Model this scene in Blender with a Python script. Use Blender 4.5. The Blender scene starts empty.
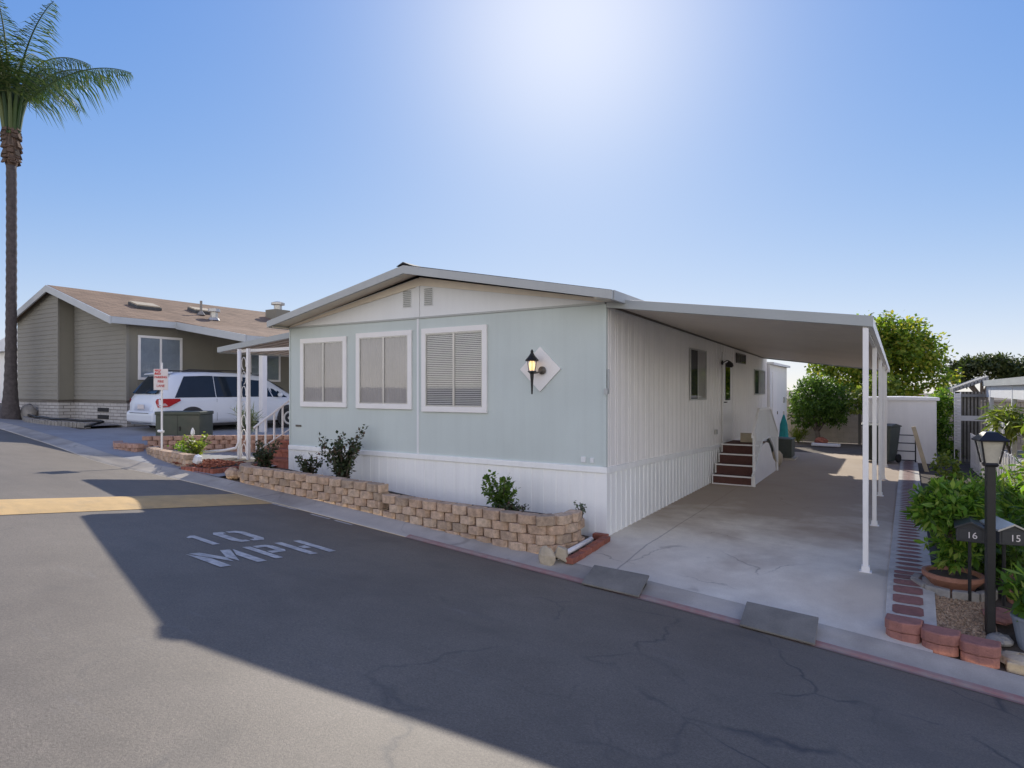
import bpy, math, random
from mathutils import Vector, Matrix, Euler
R = math.radians
rnd = random.Random(7)
sc = bpy.context.scene
COL = sc.collection

# ------------------------------------------------------------------ terrain
EDGE = [(-60,1.5,1.6),(-40,1.0,1.5),(-25,.1,1.12),(-17.6,-.75,.95),(-13,-1.3,.74),(-10,-1.6,.52),(-7.8,-1.52,.42),
        (-5.1,-1.53,.25),(-3.07,-1.52,.1),(-.17,-1.56,-.1),(1.7,-1.74,-.17),(3.36,-1.8,-.29),(4.15,-1.82,-.36),(8,-2.1,-.6),(30,-3,-1.2),(60,-3,-1.2)]
INNER = [(-60,1.7),(-40,1.5),(-24,1.08),(-16,.9),(-12.5,.77),(-8,.52),(-6.5,.5),(0,0),(3.2,0),(6,-.1),(12,-.4),(40,-.9),(60,-.9)]
def ip(tab, x, k):
    if x <= tab[0][0]: return tab[0][k]
    for a, b in zip(tab, tab[1:]):
        if x <= b[0]:
            t = (x-a[0])/(b[0]-a[0]); return a[k]+t*(b[k]-a[k])
    return tab[-1][k]
def ye(x): return sum(ip(EDGE, x+d, 1) for d in (-.8,-.4,0,.4,.8))/5
def ze(x): return sum(ip(EDGE, x+d, 2) for d in (-.8,-.4,0,.4,.8))/5
XS = [(-60,.12),(-1,.12),(4,.088),(60,.088)]
def road_z(x, y): return ze(x)+ip(XS, x, 1)*min(max(ye(x)-y, -1), 6.5)
CURB = .38
def lot_z(x, y):
    yb = ye(x)+CURB
    t = min(max((y-yb)/1.25, 0), 1); t = t*t*(3-2*t)
    zi = ip(INNER, x, 1)
    return (ze(x)+.07)*(1-t)+zi*t

# ------------------------------------------------------------------ materials
def new_mat(name):
    m = bpy.data.materials.new(name); m.use_nodes = True
    nt = m.node_tree; nt.nodes.clear()
    return m, nt, nt.nodes, nt.links
def mixrgb(nt, fac, a, b, mode='MIX'):
    n = nt.nodes.new('ShaderNodeMix'); n.data_type = 'RGBA'; n.blend_type = mode
    for s, v in ((n.inputs[0], fac), (n.inputs[6], a), (n.inputs[7], b)):
        if isinstance(v, bpy.types.NodeSocket): nt.links.new(v, s)
        elif isinstance(v, (tuple, list)): s.default_value = (*v, 1) if len(v) == 3 else v
        else: s.default_value = v
    return n.outputs[2]
def math_n(nt, op, a, b=0.5, c=None, clamp=False):
    n = nt.nodes.new('ShaderNodeMath'); n.operation = op; n.use_clamp = clamp
    for s, v in zip(n.inputs, (a, b, c)):
        if v is None: continue
        if isinstance(v, bpy.types.NodeSocket): nt.links.new(v, s)
        else: s.default_value = v
    return n.outputs[0]
def coord(nt, kind='pos', scale=None):
    if kind == 'pos': o = nt.nodes.new('ShaderNodeNewGeometry').outputs['Position']
    else: o = nt.nodes.new('ShaderNodeTexCoord').outputs['Object']
    if scale:
        mp = nt.nodes.new('ShaderNodeMapping'); mp.inputs['Scale'].default_value = scale
        nt.links.new(o, mp.inputs[0]); o = mp.outputs[0]
    return o
def noise(nt, co, scale, detail=4, rough=.55, dist=0):
    n = nt.nodes.new('ShaderNodeTexNoise'); nt.links.new(co, n.inputs['Vector'])
    n.inputs['Scale'].default_value = scale; n.inputs['Detail'].default_value = detail
    n.inputs['Roughness'].default_value = rough; n.inputs['Distortion'].default_value = dist
    return n.outputs['Fac']
def ramp(nt, fac, stops):
    n = nt.nodes.new('ShaderNodeValToRGB'); nt.links.new(fac, n.inputs[0])
    el = n.color_ramp.elements
    while len(el) < len(stops): el.new(.5)
    for e, (p, c) in zip(el, stops):
        e.position = p; e.color = (*c, 1) if isinstance(c, (tuple, list)) else (c, c, c, 1)
    return n.outputs[0]
def finish(nt, color, rough=.6, bump=None, bstr=.2, bdist=.01, spec=.5, metal=0.0):
    p = nt.nodes.new('ShaderNodeBsdfPrincipled'); o = nt.nodes.new('ShaderNodeOutputMaterial')
    for s, v in ((p.inputs['Base Color'], color), (p.inputs['Roughness'], rough)):
        if isinstance(v, bpy.types.NodeSocket): nt.links.new(v, s)
        elif isinstance(v, (tuple, list)): s.default_value = (*v, 1)
        else: s.default_value = v
    p.inputs['Specular IOR Level'].default_value = spec; p.inputs['Metallic'].default_value = metal
    if bump is not None:
        b = nt.nodes.new('ShaderNodeBump'); b.inputs['Strength'].default_value = bstr; b.inputs['Distance'].default_value = bdist
        nt.links.new(bump, b.inputs['Height']); nt.links.new(b.outputs[0], p.inputs['Normal'])
    nt.links.new(p.outputs[0], o.inputs[0]); return p
def sepxyz(nt, co):
    n = nt.nodes.new('ShaderNodeSeparateXYZ'); nt.links.new(co, n.inputs[0]); return n.outputs

def simple(name, c, rough=.6, var=.12, ns=3.0, fine=40, bstr=.15, kind='pos', metal=0, spec=.5, dirt=None, island=0, streak=0):
    """base colour varied by broad and fine noise; optional dirt tint, per-piece tint, vertical streaks"""
    m, nt, N, L = new_mat(name)
    co = coord(nt, kind)
    n1 = noise(nt, co, ns, 5); n2 = noise(nt, co, fine, 3)
    f = math_n(nt, 'MULTIPLY_ADD', n1, .7, math_n(nt, 'MULTIPLY', n2, .3))
    lo = tuple(x*(1-var*1.6) for x in c); hi = tuple(min(1, x*(1+var)) for x in c)
    colr = ramp(nt, f, [(.3, lo), (.7, hi)])
    if dirt:
        d = ramp(nt, noise(nt, co, ns*.6, 6, .65), [(.5, 0.0), (.75, 1.0)])
        colr = mixrgb(nt, math_n(nt, 'MULTIPLY', d, .6), colr, dirt)
    if streak:
        s = ramp(nt, noise(nt, coord(nt, kind, (6, 6, .35)), 1.5, 5, .6), [(.45, 0.0), (.8, 1.0)])
        colr = mixrgb(nt, math_n(nt, 'MULTIPLY', s, streak), colr, tuple(x*.62 for x in c))
    if island:
        g = nt.nodes.new('ShaderNodeNewGeometry').outputs['Random Per Island']
        v = ramp(nt, g, [(0, (1-island,)*3), (.5, (1, 1-island*.3, 1-island*.45)), (1, (1+island*.5,)*3)])
        colr = mixrgb(nt, 1.0, colr, v, 'MULTIPLY')
    finish(nt, colr, rough, n2, bstr, .01, spec, metal)
    return m

def m_asphalt():
    m, nt, N, L = new_mat('asphalt'); co = coord(nt)
    big = noise(nt, co, .35, 5, .6); mid = noise(nt, co, 2.2, 5, .6); fine = noise(nt, co, 70, 3, .85); grain = noise(nt, co, 260, 2, .8)
    base = ramp(nt, math_n(nt, 'MULTIPLY_ADD', big, .6, math_n(nt, 'MULTIPLY', mid, .4)), [(.33, (.136,.112,.086)), (.5, (.172,.144,.110)), (.68, (.205,.172,.134))])
    base = mixrgb(nt, 1.0, base, ramp(nt, fine, [(.32, .70), (.5, .98), (.68, 1.30)]), 'MULTIPLY')
    base = mixrgb(nt, 1.0, base, ramp(nt, grain, [(.35, .75), (.65, 1.2)]), 'MULTIPLY')
    # cracks : voronoi cell borders, warped and masked
    warp = nt.nodes.new('ShaderNodeTexNoise'); warp.inputs['Scale'].default_value = 2.1; warp.inputs['Detail'].default_value = 5; L.new(co, warp.inputs['Vector'])
    va = nt.nodes.new('ShaderNodeVectorMath'); va.operation = 'MULTIPLY_ADD'; L.new(warp.outputs['Color'], va.inputs[0]); va.inputs[1].default_value = (.55,.55,.1); L.new(co, va.inputs[2])
    def cracks(scale, w, lo, hi, msc, off=0):
        v = nt.nodes.new('ShaderNodeTexVoronoi'); v.feature = 'DISTANCE_TO_EDGE'; v.inputs['Scale'].default_value = scale; L.new(va.outputs[0], v.inputs['Vector'])
        line = ramp(nt, v.outputs['Distance'], [(0, 1.0), (w, 0.0)])
        mk = ramp(nt, noise(nt, coord(nt, 'pos', (1, 1.0, 1)), msc, 3), [(lo, 0.0), (hi, 1.0)])
        return math_n(nt, 'MULTIPLY', line, mk)
    s = sepxyz(nt, co)
    area = math_n(nt, 'MULTIPLY_ADD', s[0], .28, .35, True)   # the cracked stretch lies to the right
    c1 = math_n(nt, 'MULTIPLY', cracks(.8, .018, .46, .56, .9), area)
    c2 = math_n(nt, 'MULTIPLY', cracks(.3, .004, .52, .6, .6), .35)
    cr = math_n(nt, 'MAXIMUM', c1, c2)
    base = mixrgb(nt, math_n(nt, 'MULTIPLY', cr, .8), base, (.045,.045,.048))
    blot = ramp(nt, noise(nt, co, 1.15, 3, .5, .6), [(.60, 0.0), (.72, 1.0)])
    base = mixrgb(nt, math_n(nt, 'MULTIPLY', blot, .35), base, (.085,.073,.06))
    tyre = ramp(nt, noise(nt, coord(nt, 'pos', (.12, 1.5, 1)), 1.2, 4, .6), [(.5, 0.0), (.7, 1.0)])
    base = mixrgb(nt, math_n(nt, 'MULTIPLY', tyre, .30), base, (.10,.085,.068))
    # pale scuffs
    sc1 = ramp(nt, noise(nt, coord(nt, 'pos', (.5, 2.4, 1)), 1.6, 7, .7), [(.62, 0.0), (.74, 1.0)])
    base = mixrgb(nt, math_n(nt, 'MULTIPLY', sc1, .28), base, (.24,.23,.22))
    h = math_n(nt, 'ADD', math_n(nt, 'MULTIPLY', fine, .6), math_n(nt, 'SUBTRACT', math_n(nt, 'MULTIPLY', grain, .4), math_n(nt, 'MULTIPLY', cr, .3)))
    finish(nt, base, .62, h, .55, .006, .5)
    return m

def m_concrete(name, c, stain=(.2,.17,.14), amt=.5, joint=None, sc_=1.0):
    m, nt, N, L = new_mat(name); co = coord(nt)
    big = noise(nt, co, .45*sc_, 5, .6, .4); mid = noise(nt, co, 3*sc_, 6, .65); fine = noise(nt, co, 90, 3, .7)
    base = ramp(nt, math_n(nt, 'MULTIPLY_ADD', mid, .5, math_n(nt, 'MULTIPLY', fine, .5)), [(.3, tuple(x*.8 for x in c)), (.7, tuple(x*1.12 for x in c))])
    st = ramp(nt, big, [(.44, 0.0), (.64, 1.0)])
    base = mixrgb(nt, math_n(nt, 'MULTIPLY', st, amt), base, stain)
    spots = ramp(nt, noise(nt, co, 1.7, 2, .5, .8), [(.68, 0.0), (.76, 1.0)])
    base = mixrgb(nt, math_n(nt, 'MULTIPLY', spots, amt*.7), base, tuple(x*.45 for x in stain))
    hair = nt.nodes.new('ShaderNodeTexVoronoi'); hair.feature = 'DISTANCE_TO_EDGE'; hair.inputs['Scale'].default_value = .7
    w = nt.nodes.new('ShaderNodeTexNoise'); w.inputs['Scale'].default_value = 3; w.inputs['Detail'].default_value = 6; L.new(co, w.inputs['Vector'])
    va = nt.nodes.new('ShaderNodeVectorMath'); va.operation = 'MULTIPLY_ADD'; L.new(w.outputs['Color'], va.inputs[0]); va.inputs[1].default_value = (.4,.4,0); L.new(co, va.inputs[2]); L.new(va.outputs[0], hair.inputs['Vector'])
    hl = math_n(nt, 'MULTIPLY', ramp(nt, hair.outputs['Distance'], [(0, 1.0), (.006, 0.0)]), ramp(nt, noise(nt, co, .8, 2), [(.5, 0.0), (.6, .55)]))
    base = mixrgb(nt, hl, base, (.1,.09,.08))
    if joint is not None:
        s = sepxyz(nt, co)
        dx = math_n(nt, 'ABSOLUTE', math_n(nt, 'SUBTRACT', math_n(nt, 'ADD', s[0], math_n(nt, 'MULTIPLY', noise(nt, co, 2.5, 5), .05)), joint+.025))
        jl = ramp(nt, dx, [(0, 1.0), (.016, 0.0)])
        base = mixrgb(nt, math_n(nt, 'MULTIPLY', jl, .6), base, (.13,.12,.12))
        # grimy middle of the drive, pale near the street
        g = ramp(nt, math_n(nt, 'MULTIPLY_ADD', noise(nt, co, .9, 5, .6), 2.4, math_n(nt, 'MULTIPLY', s[1], .32)), [(.0, 0.0), (.3, 0.0), (1.0, 0.0)])
        d2 = math_n(nt, 'MULTIPLY_ADD', noise(nt, co, .8, 5, .6), 3.2, math_n(nt, 'MULTIPLY', s[1], .35))
        g = ramp(nt, math_n(nt, 'MULTIPLY', d2, .25), [(.42, 0.0), (.68, 1.0)])
        base = mixrgb(nt, math_n(nt, 'MULTIPLY', g, .8), base, (.34,.26,.19))
    finish(nt, base, .85, math_n(nt, 'ADD', fine, math_n(nt, 'MULTIPLY', hl, -2.0)), .25, .005, .3)
    return m

def m_leaf(name, cols, trans=.35, rough=.5):
    m, nt, N, L = new_mat(name)
    g = nt.nodes.new('ShaderNodeNewGeometry').outputs['Random Per Island']
    stops = [(i/(len(cols)-1), c) for i, c in enumerate(cols)]
    c = ramp(nt, g, stops)
    p = finish(nt, c, rough, spec=.35)
    tr = nt.nodes.new('ShaderNodeBsdfTranslucent'); L.new(mixrgb(nt, 1.0, c, (1.5,1.6,.7), 'MULTIPLY'), tr.inputs[0])
    mx = nt.nodes.new('ShaderNodeMixShader'); mx.inputs[0].default_value = trans
    out = [n for n in nt.nodes if n.type == 'OUTPUT_MATERIAL'][0]
    L.new(p.outputs[0], mx.inputs[1]); L.new(tr.outputs[0], mx.inputs[2]); L.new(mx.outputs[0], out.inputs[0])
    return m

def m_glass(name, tint=(.6,.65,.68), refl=1.0, opac=.25):
    m, nt, N, L = new_mat(name)
    t = nt.nodes.new('ShaderNodeBsdfTransparent'); t.inputs[0].default_value = (*tint, 1)
    g = nt.nodes.new('ShaderNodeBsdfGlossy'); g.inputs['Roughness'].default_value = .03; g.inputs[0].default_value = (.9,.93,.96,1)
    f = nt.nodes.new('ShaderNodeFresnel'); f.inputs[0].default_value = 1.5
    fm = math_n(nt, 'MULTIPLY_ADD', f.outputs[0], refl, .05, True)
    co = coord(nt); b = nt.nodes.new('ShaderNodeBump'); b.inputs['Strength'].default_value = .04; L.new(noise(nt, co, 1.3, 2), b.inputs['Height']); L.new(b.outputs[0], g.inputs['Normal'])
    mx = nt.nodes.new('ShaderNodeMixShader'); L.new(fm, mx.inputs[0]); L.new(t.outputs[0], mx.inputs[1]); L.new(g.outputs[0], mx.inputs[2])
    o = nt.nodes.new('ShaderNodeOutputMaterial'); L.new(mx.outputs[0], o.inputs[0]); return m

def m_emit(name, c, s):
    m, nt, N, L = new_mat(name)
    p = finish(nt, c, .4); p.inputs['Emission Color'].default_value = (*c, 1); p.inputs['Emission Strength'].default_value = s
    return m

def m_brickpaint():
    """white painted slump block of the neighbour's skirting"""
    m, nt, N, L = new_mat('white_painted_brick'); co = coord(nt)
    s = sepxyz(nt, co)
    cb = nt.nodes.new('ShaderNodeCombineXYZ'); L.new(math_n(nt, 'ADD', s[0], s[1]), cb.inputs[0]); L.new(s[2], cb.inputs[1])
    b = nt.nodes.new('ShaderNodeTexBrick'); L.new(cb.outputs[0], b.inputs[0])
    b.inputs['Scale'].default_value = 1; b.inputs['Brick Width'].default_value = .4; b.inputs['Row Height'].default_value = .1; b.inputs['Mortar Size'].default_value = .012
    b.inputs['Color1'].default_value = (.52,.5,.47,1); b.inputs['Color2'].default_value = (.42,.40,.38,1); b.inputs['Mortar'].default_value = (.17,.155,.14,1)
    c = mixrgb(nt, .5, b.outputs[0], ramp(nt, noise(nt, co, 6, 5), [(.3, (.3,.28,.26)), (.7, (.6,.58,.55))]))
    finish(nt, mixrgb(nt, .6, c, b.outputs[0]), .8, b.outputs['Fac'], .5, -.01, .3); return m

def m_shingle(name, c):
    m, nt, N, L = new_mat(name); co = coord(nt)
    s = sepxyz(nt, co)
    cb = nt.nodes.new('ShaderNodeCombineXYZ'); L.new(s[1], cb.inputs[0]); L.new(s[0], cb.inputs[1])
    b = nt.nodes.new('ShaderNodeTexBrick'); L.new(cb.outputs[0], b.inputs[0])
    b.inputs['Scale'].default_value = 1; b.inputs['Brick Width'].default_value = .3; b.inputs['Row Height'].default_value = .14; b.inputs['Mortar Size'].default_value = .008
    b.inputs['Color1'].default_value = (*[x*1.12 for x in c], 1); b.inputs['Color2'].default_value = (*[x*.82 for x in c], 1); b.inputs['Mortar'].default_value = (*[x*.5 for x in c], 1)
    f = ramp(nt, noise(nt, co, 1.1, 6, .7), [(.3, .8), (.7, 1.2)])
    finish(nt, mixrgb(nt, 1.0, b.outputs[0], f, 'MULTIPLY'), .9, noise(nt, co, 80, 2), .3, .005, .2); return m

M = {}
M['asphalt'] = m_asphalt()
M['curb'] = m_concrete('curb_concrete', (.50,.455,.385), (.15,.125,.10), .55)
M['drive'] = m_concrete('driveway_concrete', (.76,.70,.58), (.40,.32,.24), .5, joint=.62)
M['drive2'] = m_concrete('apron_concrete', (.36,.36,.355), (.22,.2,.18), .4)
M['ground'] = simple('dry_ground', (.13,.105,.08), .95, .25, 1.2, 30, .4)
M['soil'] = simple('bed_soil', (.07,.055,.042), .95, .35, 4, 40, .8)
M['blue'] = simple('pale_blue_paint', (.565,.625,.60), .62, .06, .7, 60, .06, streak=.12)
M['gable'] = simple('pale_grey_paint', (.78,.79,.79), .6, .035, 1.2, 60, .05, streak=.1)
M['cream'] = simple('cream_trim', (.80,.72,.60), .6, .05, 3, 60, .06, streak=.12)
M['barge'] = simple('grey_barge_paint', (.44,.455,.44), .5, .05, 2, 60, .05, streak=.12)
M['white'] = simple('white_aluminium', (.90,.87,.84), .45, .04, 1.5, 50, .04, streak=.16)
M['skirt'] = simple('white_skirting', (.91,.91,.89), .5, .035, 1.2, 50, .05, streak=.22)
M['trimw'] = simple('white_trim', (.84,.82,.80), .45, .03, 4, 50, .04)
M['bronze'] = simple('window_bronze', (.10,.085,.07), .4, .1, 5, 50, .03)
M['alu'] = simple('aluminium', (.5,.49,.46), .35, .05, 5, 50, .03, metal=.4)
M['curtain'] = simple('grey_curtain', (.56,.52,.49), .8, .07, 3, 30, .1)
M['blind'] = simple('cream_blind', (.72,.69,.64), .5, .05, 3, 30, .03)
M['dark'] = simple('dark_interior', (.02,.02,.022), .8, .2, 3, 20, .02)
M['glass'] = m_glass('window_glass', (.84,.85,.86), .30)
M['glassd'] = m_glass('dark_glass', (.10,.12,.14), 1.5)
M['roofdark'] = simple('roof_edge', (.09,.095,.10), .8, .2, 6, 50, .3)
M['roofgrey'] = simple('grey_roof_coating', (.24,.24,.235), .8, .1, 2, 50, .2)
M['soffit'] = simple('soffit_tan', (.62,.55,.47), .55, .05, .8, 40, .03, streak=0)
M['fascia'] = simple('carport_fascia', (.38,.405,.40), .45, .04, 2, 50, .03)
M['block'] = simple('tan_wall_block', (.56,.42,.30), .95, .26, 16, 60, 1.0, island=.24, dirt=(.25,.19,.15))
M['pinktan'] = simple('pink_tan_block', (.46,.29,.22), .9, .16, 12, 60, .8, island=.14)
M['pinkblock'] = simple('pink_wall_block', (.37,.17,.135), .9, .18, 10, 70, .8, island=.08)
M['brick'] = simple('red_brick', (.33,.12,.08), .9, .2, 12, 60, .7, island=.2)
M['paverred'] = simple('paver_red', (.24,.115,.10), .85, .15, 12, 60, .4, island=.18)
M['border'] = simple('white_mortar', (.50,.47,.42), .85, .12, 6, 60, .4, dirt=(.25,.23,.2))
M['steps'] = simple('brown_step_carpet', (.12,.055,.045), .9, .15, 10, 90, .4)
M['black'] = simple('black_paint', (.012,.012,.013), .4, .15, 20, 80, .1)
M['blackbox'] = simple('charcoal_metal', (.035,.037,.04), .45, .1, 10, 80, .05)
M['rubber'] = simple('tyre_rubber', (.02,.02,.02), .8, .1, 20, 80, .2)
M['plate'] = simple('ramp_plate', (.20,.185,.155), .75, .18, 5, 60, .5)
M['khaki'] = simple('khaki_siding', (.262,.25,.215), .75, .05, 1.5, 60, .1)
M['khaki2'] = simple('khaki_board', (.24,.225,.18), .75, .05, 1.5, 60, .1)
M['nfascia'] = simple('pale_fascia', (.50,.52,.52), .5, .04, 3, 50, .05)
M['pbrick'] = m_brickpaint()
M['shingle'] = m_shingle('brown_shingle', (.27,.185,.125))
M['bark'] = simple('grey_bark', (.13,.105,.085), .95, .3, 8, 40, 1.0, kind='obj')
M['palmbark'] = simple('palm_bark', (.10,.085,.082), .95, .3, 9, 40, 1.0)
M['boot'] = simple('palm_boot', (.14,.10,.075), .95, .35, 9, 40, 1.0, island=.3)
M['terra'] = simple('terracotta', (.36,.17,.11), .8, .15, 8, 60, .3)
M['stone'] = simple('grey_stone', (.30,.28,.25), .9, .2, 6, 40, .8, kind='obj')
M['flag'] = simple('tan_flagstone', (.50,.42,.30), .9, .15, 6, 40, .6, kind='obj')
M['greenbox'] = simple('olive_cabinet', (.06,.072,.052), .5, .12, 4, 50, .1, dirt=(.1,.09,.07))
M['acgreen'] = simple('dark_green_metal', (.07,.085,.075), .5, .12, 6, 60, .1)
M['bin'] = simple('bin_plastic', (.035,.045,.04), .5, .1, 6, 60, .05)
M['teal'] = simple('teal_canvas', (.02,.27,.28), .8, .15, 9, 60, .3)
M['carwhite'] = simple('white_car_paint', (.74,.77,.80), .25, .02, 2, 50, .0, kind='obj')
M['cargrey'] = simple('dark_car_plastic', (.03,.03,.032), .5, .1, 6, 50, .1, kind='obj')
M['tail'] = simple('red_lens', (.45,.015,.02), .15, .15, 9, 50, .0, kind='obj')
M['taillight2'] = simple('clear_lens', (.7,.5,.5), .15, .1, 9, 50, .0, kind='obj')
M['rim'] = simple('alloy', (.5,.5,.5), .3, .05, 9, 50, .0, kind='obj', metal=.8)
M['signw'] = simple('sign_white', (.72,.66,.64), .5, .05, 9, 50, .02)
M['red'] = simple('sign_red', (.55,.03,.03), .5, .1, 9, 50, .02)
M['roadwhite'] = simple('road_white_paint', (.58,.545,.49), .8, .25, 14, 120, .3, dirt=(.16,.16,.17))
M['roadyellow'] = simple('road_yellow_paint', (.60,.40,.17), .8, .12, 5, 100, .4, dirt=(.36,.27,.16))
M['lens'] = simple('frosted_lamp_glass', (.50,.47,.38), .35, .1, 9, 50, .05)
M['glow'] = m_emit('lit_bulb', (1.0,.62,.28), 1.6)
M['beige'] = simple('beige_plank', (.46,.39,.28), .8, .12, 6, 60, .2)
M['wallblock'] = simple('tan_block_wall', (.50,.43,.34), .95, .12, 3, 60, .5)
M['gravel'] = simple('pebbles', (.36,.27,.18), .9, .2, 30, 60, .3, island=.45)
M['bluepot'] = simple('blue_grey_glaze', (.24,.27,.30), .5, .12, 7, 60, .1)
M['bluecurtain'] = simple('blue_grey_curtain', (.36,.42,.48), .8, .1, 3, 30, .1)
M['mulch'] = simple('red_bark_mulch', (.32,.11,.06), .95, .3, 12, 60, .6, island=.35)
M['leafpalm'] = m_leaf('palm_leaf', [(.025,.06,.02),(.05,.10,.03),(.09,.14,.045),(.16,.19,.07)], .25)
M['leafmaple'] = m_leaf('broad_leaf', [(.06,.11,.025),(.11,.18,.035),(.17,.25,.04),(.24,.30,.05),(.32,.34,.06),(.38,.31,.07)], .6)
M['leafdark'] = m_leaf('citrus_leaf', [(.05,.10,.025),(.10,.17,.035),(.16,.24,.05)], .5)
M['leaffar'] = m_leaf('far_leaf', [(.03,.05,.02),(.06,.085,.03),(.13,.14,.05)], .3)
M['leafbright'] = m_leaf('bright_leaf', [(.05,.10,.02),(.11,.22,.03),(.20,.34,.05),(.32,.38,.08)], .48)
M['leaflime'] = m_leaf('lime_leaf', [(.10,.16,.03),(.2,.25,.05),(.30,.32,.08)], .45)
M['leafshrub'] = m_leaf('shrub_leaf', [(.022,.038,.02),(.045,.065,.028),(.065,.085,.04),(.13,.065,.055)], .2)
M['leafgrey'] = m_leaf('grey_green_leaf', [(.10,.13,.09),(.17,.2,.13),(.06,.09,.05)], .2)

# ------------------------------------------------------------------ mesh helper
class MB:
    def __init__(s): s.v = []; s.f = []; s.mi = []; s.cur = 0
    def face(s, pts):
        i = len(s.v); s.v += [tuple(p) for p in pts]; s.f.append(tuple(range(i, i+len(pts)))); s.mi.append(s.cur)
    def hexa(s, p):   # 8 points: bottom 4 (ccw), top 4
        i = len(s.v); s.v += [tuple(q) for q in p]
        for f in ((3,2,1,0),(4,5,6,7),(0,1,5,4),(1,2,6,5),(2,3,7,6),(3,0,4,7)):
            s.f.append(tuple(i+k for k in f)); s.mi.append(s.cur)
    def box(s, x0, x1, y0, y1, z0, z1):
        s.hexa([(x0,y0,z0),(x1,y0,z0),(x1,y1,z0),(x0,y1,z0),(x0,y0,z1),(x1,y0,z1),(x1,y1,z1),(x0,y1,z1)])
    def obox(s, c, size, rot=(0,0,0), taper=1.0, jit=0, r=None):
        e = Euler(rot).to_matrix(); c = Vector(c); a, b, h = [k/2 for k in size]; P = []
        for z, t in ((-h, 1), (h, taper)):
            for x, y in ((-a,-b),(a,-b),(a,b),(-a,b)):
                q = Vector((x*t, y*t, z))
                if jit: q += Vector([(r or rnd).uniform(-jit, jit) for _ in range(3)])
                P.append(c+e@q)
        s.hexa(P)
    def prism(s, poly, axis, a, b):   # polygon in the two other axes, extruded along axis
        def P(u, w, k): return {'x': (k,u,w), 'y': (u,k,w), 'z': (u,w,k)}[axis]
        n = len(poly); i = len(s.v)
        s.v += [P(u, w, a) for u, w in poly]+[P(u, w, b) for u, w in poly]
        s.f.append(tuple(i+k for k in range(n))); s.mi.append(s.cur)
        s.f.append(tuple(i+n+k for k in reversed(range(n)))); s.mi.append(s.cur)
        for k in range(n):
            j = (k+1) % n; s.f.append((i+k, i+n+k, i+n+j, i+j)); s.mi.append(s.cur)
    def tube(s, pts, rad, n=8, cap=True):
        pts = [Vector(p) for p in pts]; rs = rad if isinstance(rad, (list, tuple)) else [rad]*len(pts)
        i = len(s.v); up = None
        for k, p in enumerate(pts):
            d = (pts[min(k+1, len(pts)-1)]-pts[max(k-1, 0)]).normalized()
            if up is None:
                up = Vector((0,0,1)) if abs(d.z) < .9 else Vector((1,0,0))
            a = d.cross(up).normalized(); b = a.cross(d).normalized(); up = b
            for q in range(n):
                t = 2*math.pi*q/n; s.v.append(tuple(p+(a*math.cos(t)+b*math.sin(t))*rs[k]))
        for k in range(len(pts)-1):
            for q in range(n):
                j = (q+1) % n; s.f.append((i+k*n+q, i+k*n+j, i+(k+1)*n+j, i+(k+1)*n+q)); s.mi.append(s.cur)
        if cap:
            s.f.append(tuple(i+q for q in reversed(range(n)))); s.mi.append(s.cur)
            s.f.append(tuple(i+(len(pts)-1)*n+q for q in range(n))); s.mi.append(s.cur)
    def lathe(s, c, prof, n=20, rot=None):
        c = Vector(c); e = Euler(rot).to_matrix() if rot else Matrix.Identity(3); i = len(s.v)
        for r, z in prof:
            for q in range(n):
                t = 2*math.pi*(q+.5)/n; s.v.append(tuple(c+e@Vector((r*math.cos(t), r*math.sin(t), z))))
        for k in range(len(prof)-1):
            for q in range(n):
                j = (q+1) % n; s.f.append((i+k*n+q, i+k*n+j, i+(k+1)*n+j, i+(k+1)*n+q)); s.mi.append(s.cur)
        s.f.append(tuple(i+q for q in reversed(range(n)))); s.mi.append(s.cur)
        s.f.append(tuple(i+(len(prof)-1)*n+q for q in range(n))); s.mi.append(s.cur)
    def rock(s, c, size, seed=0, n=7, m=10, rot=0):
        r = random.Random(seed); i = len(s.v); c = Vector(c)
        for a in range(n+1):
            th = math.pi*a/n
            for b in range(m):
                ph = 2*math.pi*b/m+rot; k = 1+r.uniform(-.13, .13)
                s.v.append((c.x+size[0]*k*math.sin(th)*math.cos(ph), c.y+size[1]*k*math.sin(th)*math.sin(ph), c.z+size[2]*k*math.cos(th)))
        for a in range(n):
            for b in range(m):
                j = (b+1) % m; s.f.append((i+a*m+b, i+(a+1)*m+b, i+(a+1)*m+j, i+a*m+j)); s.mi.append(s.cur)
    def leaf(s, p, d, nrm, l, w):
        side = d.cross(nrm)
        if side.length < 1e-4: side = Vector((1,0,0))
        side.normalize(); m_ = p+d*l*.5
        s.face([p, m_+side*w*.5, p+d*l, m_-side*w*.5])
    def build(s, name, mats, parent=None, smooth=False, bevel=0, loc=None, seg=2):
        me = bpy.data.meshes.new(name); me.from_pydata(s.v, [], s.f)
        if not isinstance(mats, (list, tuple)): mats = [mats]
        for m in mats: me.materials.append(M[m] if isinstance(m, str) else m)
        me.polygons.foreach_set('material_index', s.mi)
        if smooth: me.polygons.foreach_set('use_smooth', [True]*len(s.f))
        me.validate(); me.update()
        o = bpy.data.objects.new(name, me); COL.objects.link(o)
        if parent: o.parent = parent
        if loc: o.location = loc
        if bevel:
            b = o.modifiers.new('bevel', 'BEVEL'); b.width = bevel; b.segments = seg; b.limit_method = 'ANGLE'
        return o
def tag(o, label=None, cat=None, group=None, kind=None):
    for k, v in (('label', label), ('category', cat), ('group', group), ('kind', kind)):
        if v: o[k] = v
    return o
def thing(name, label, cat, loc=(0,0,0), rz=0, group=None):
    o = bpy.data.objects.new(name, None); COL.objects.link(o); o.location = loc; o.rotation_euler = (0,0,rz); o.empty_display_size = .2
    return tag(o, label, cat, group)
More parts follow.
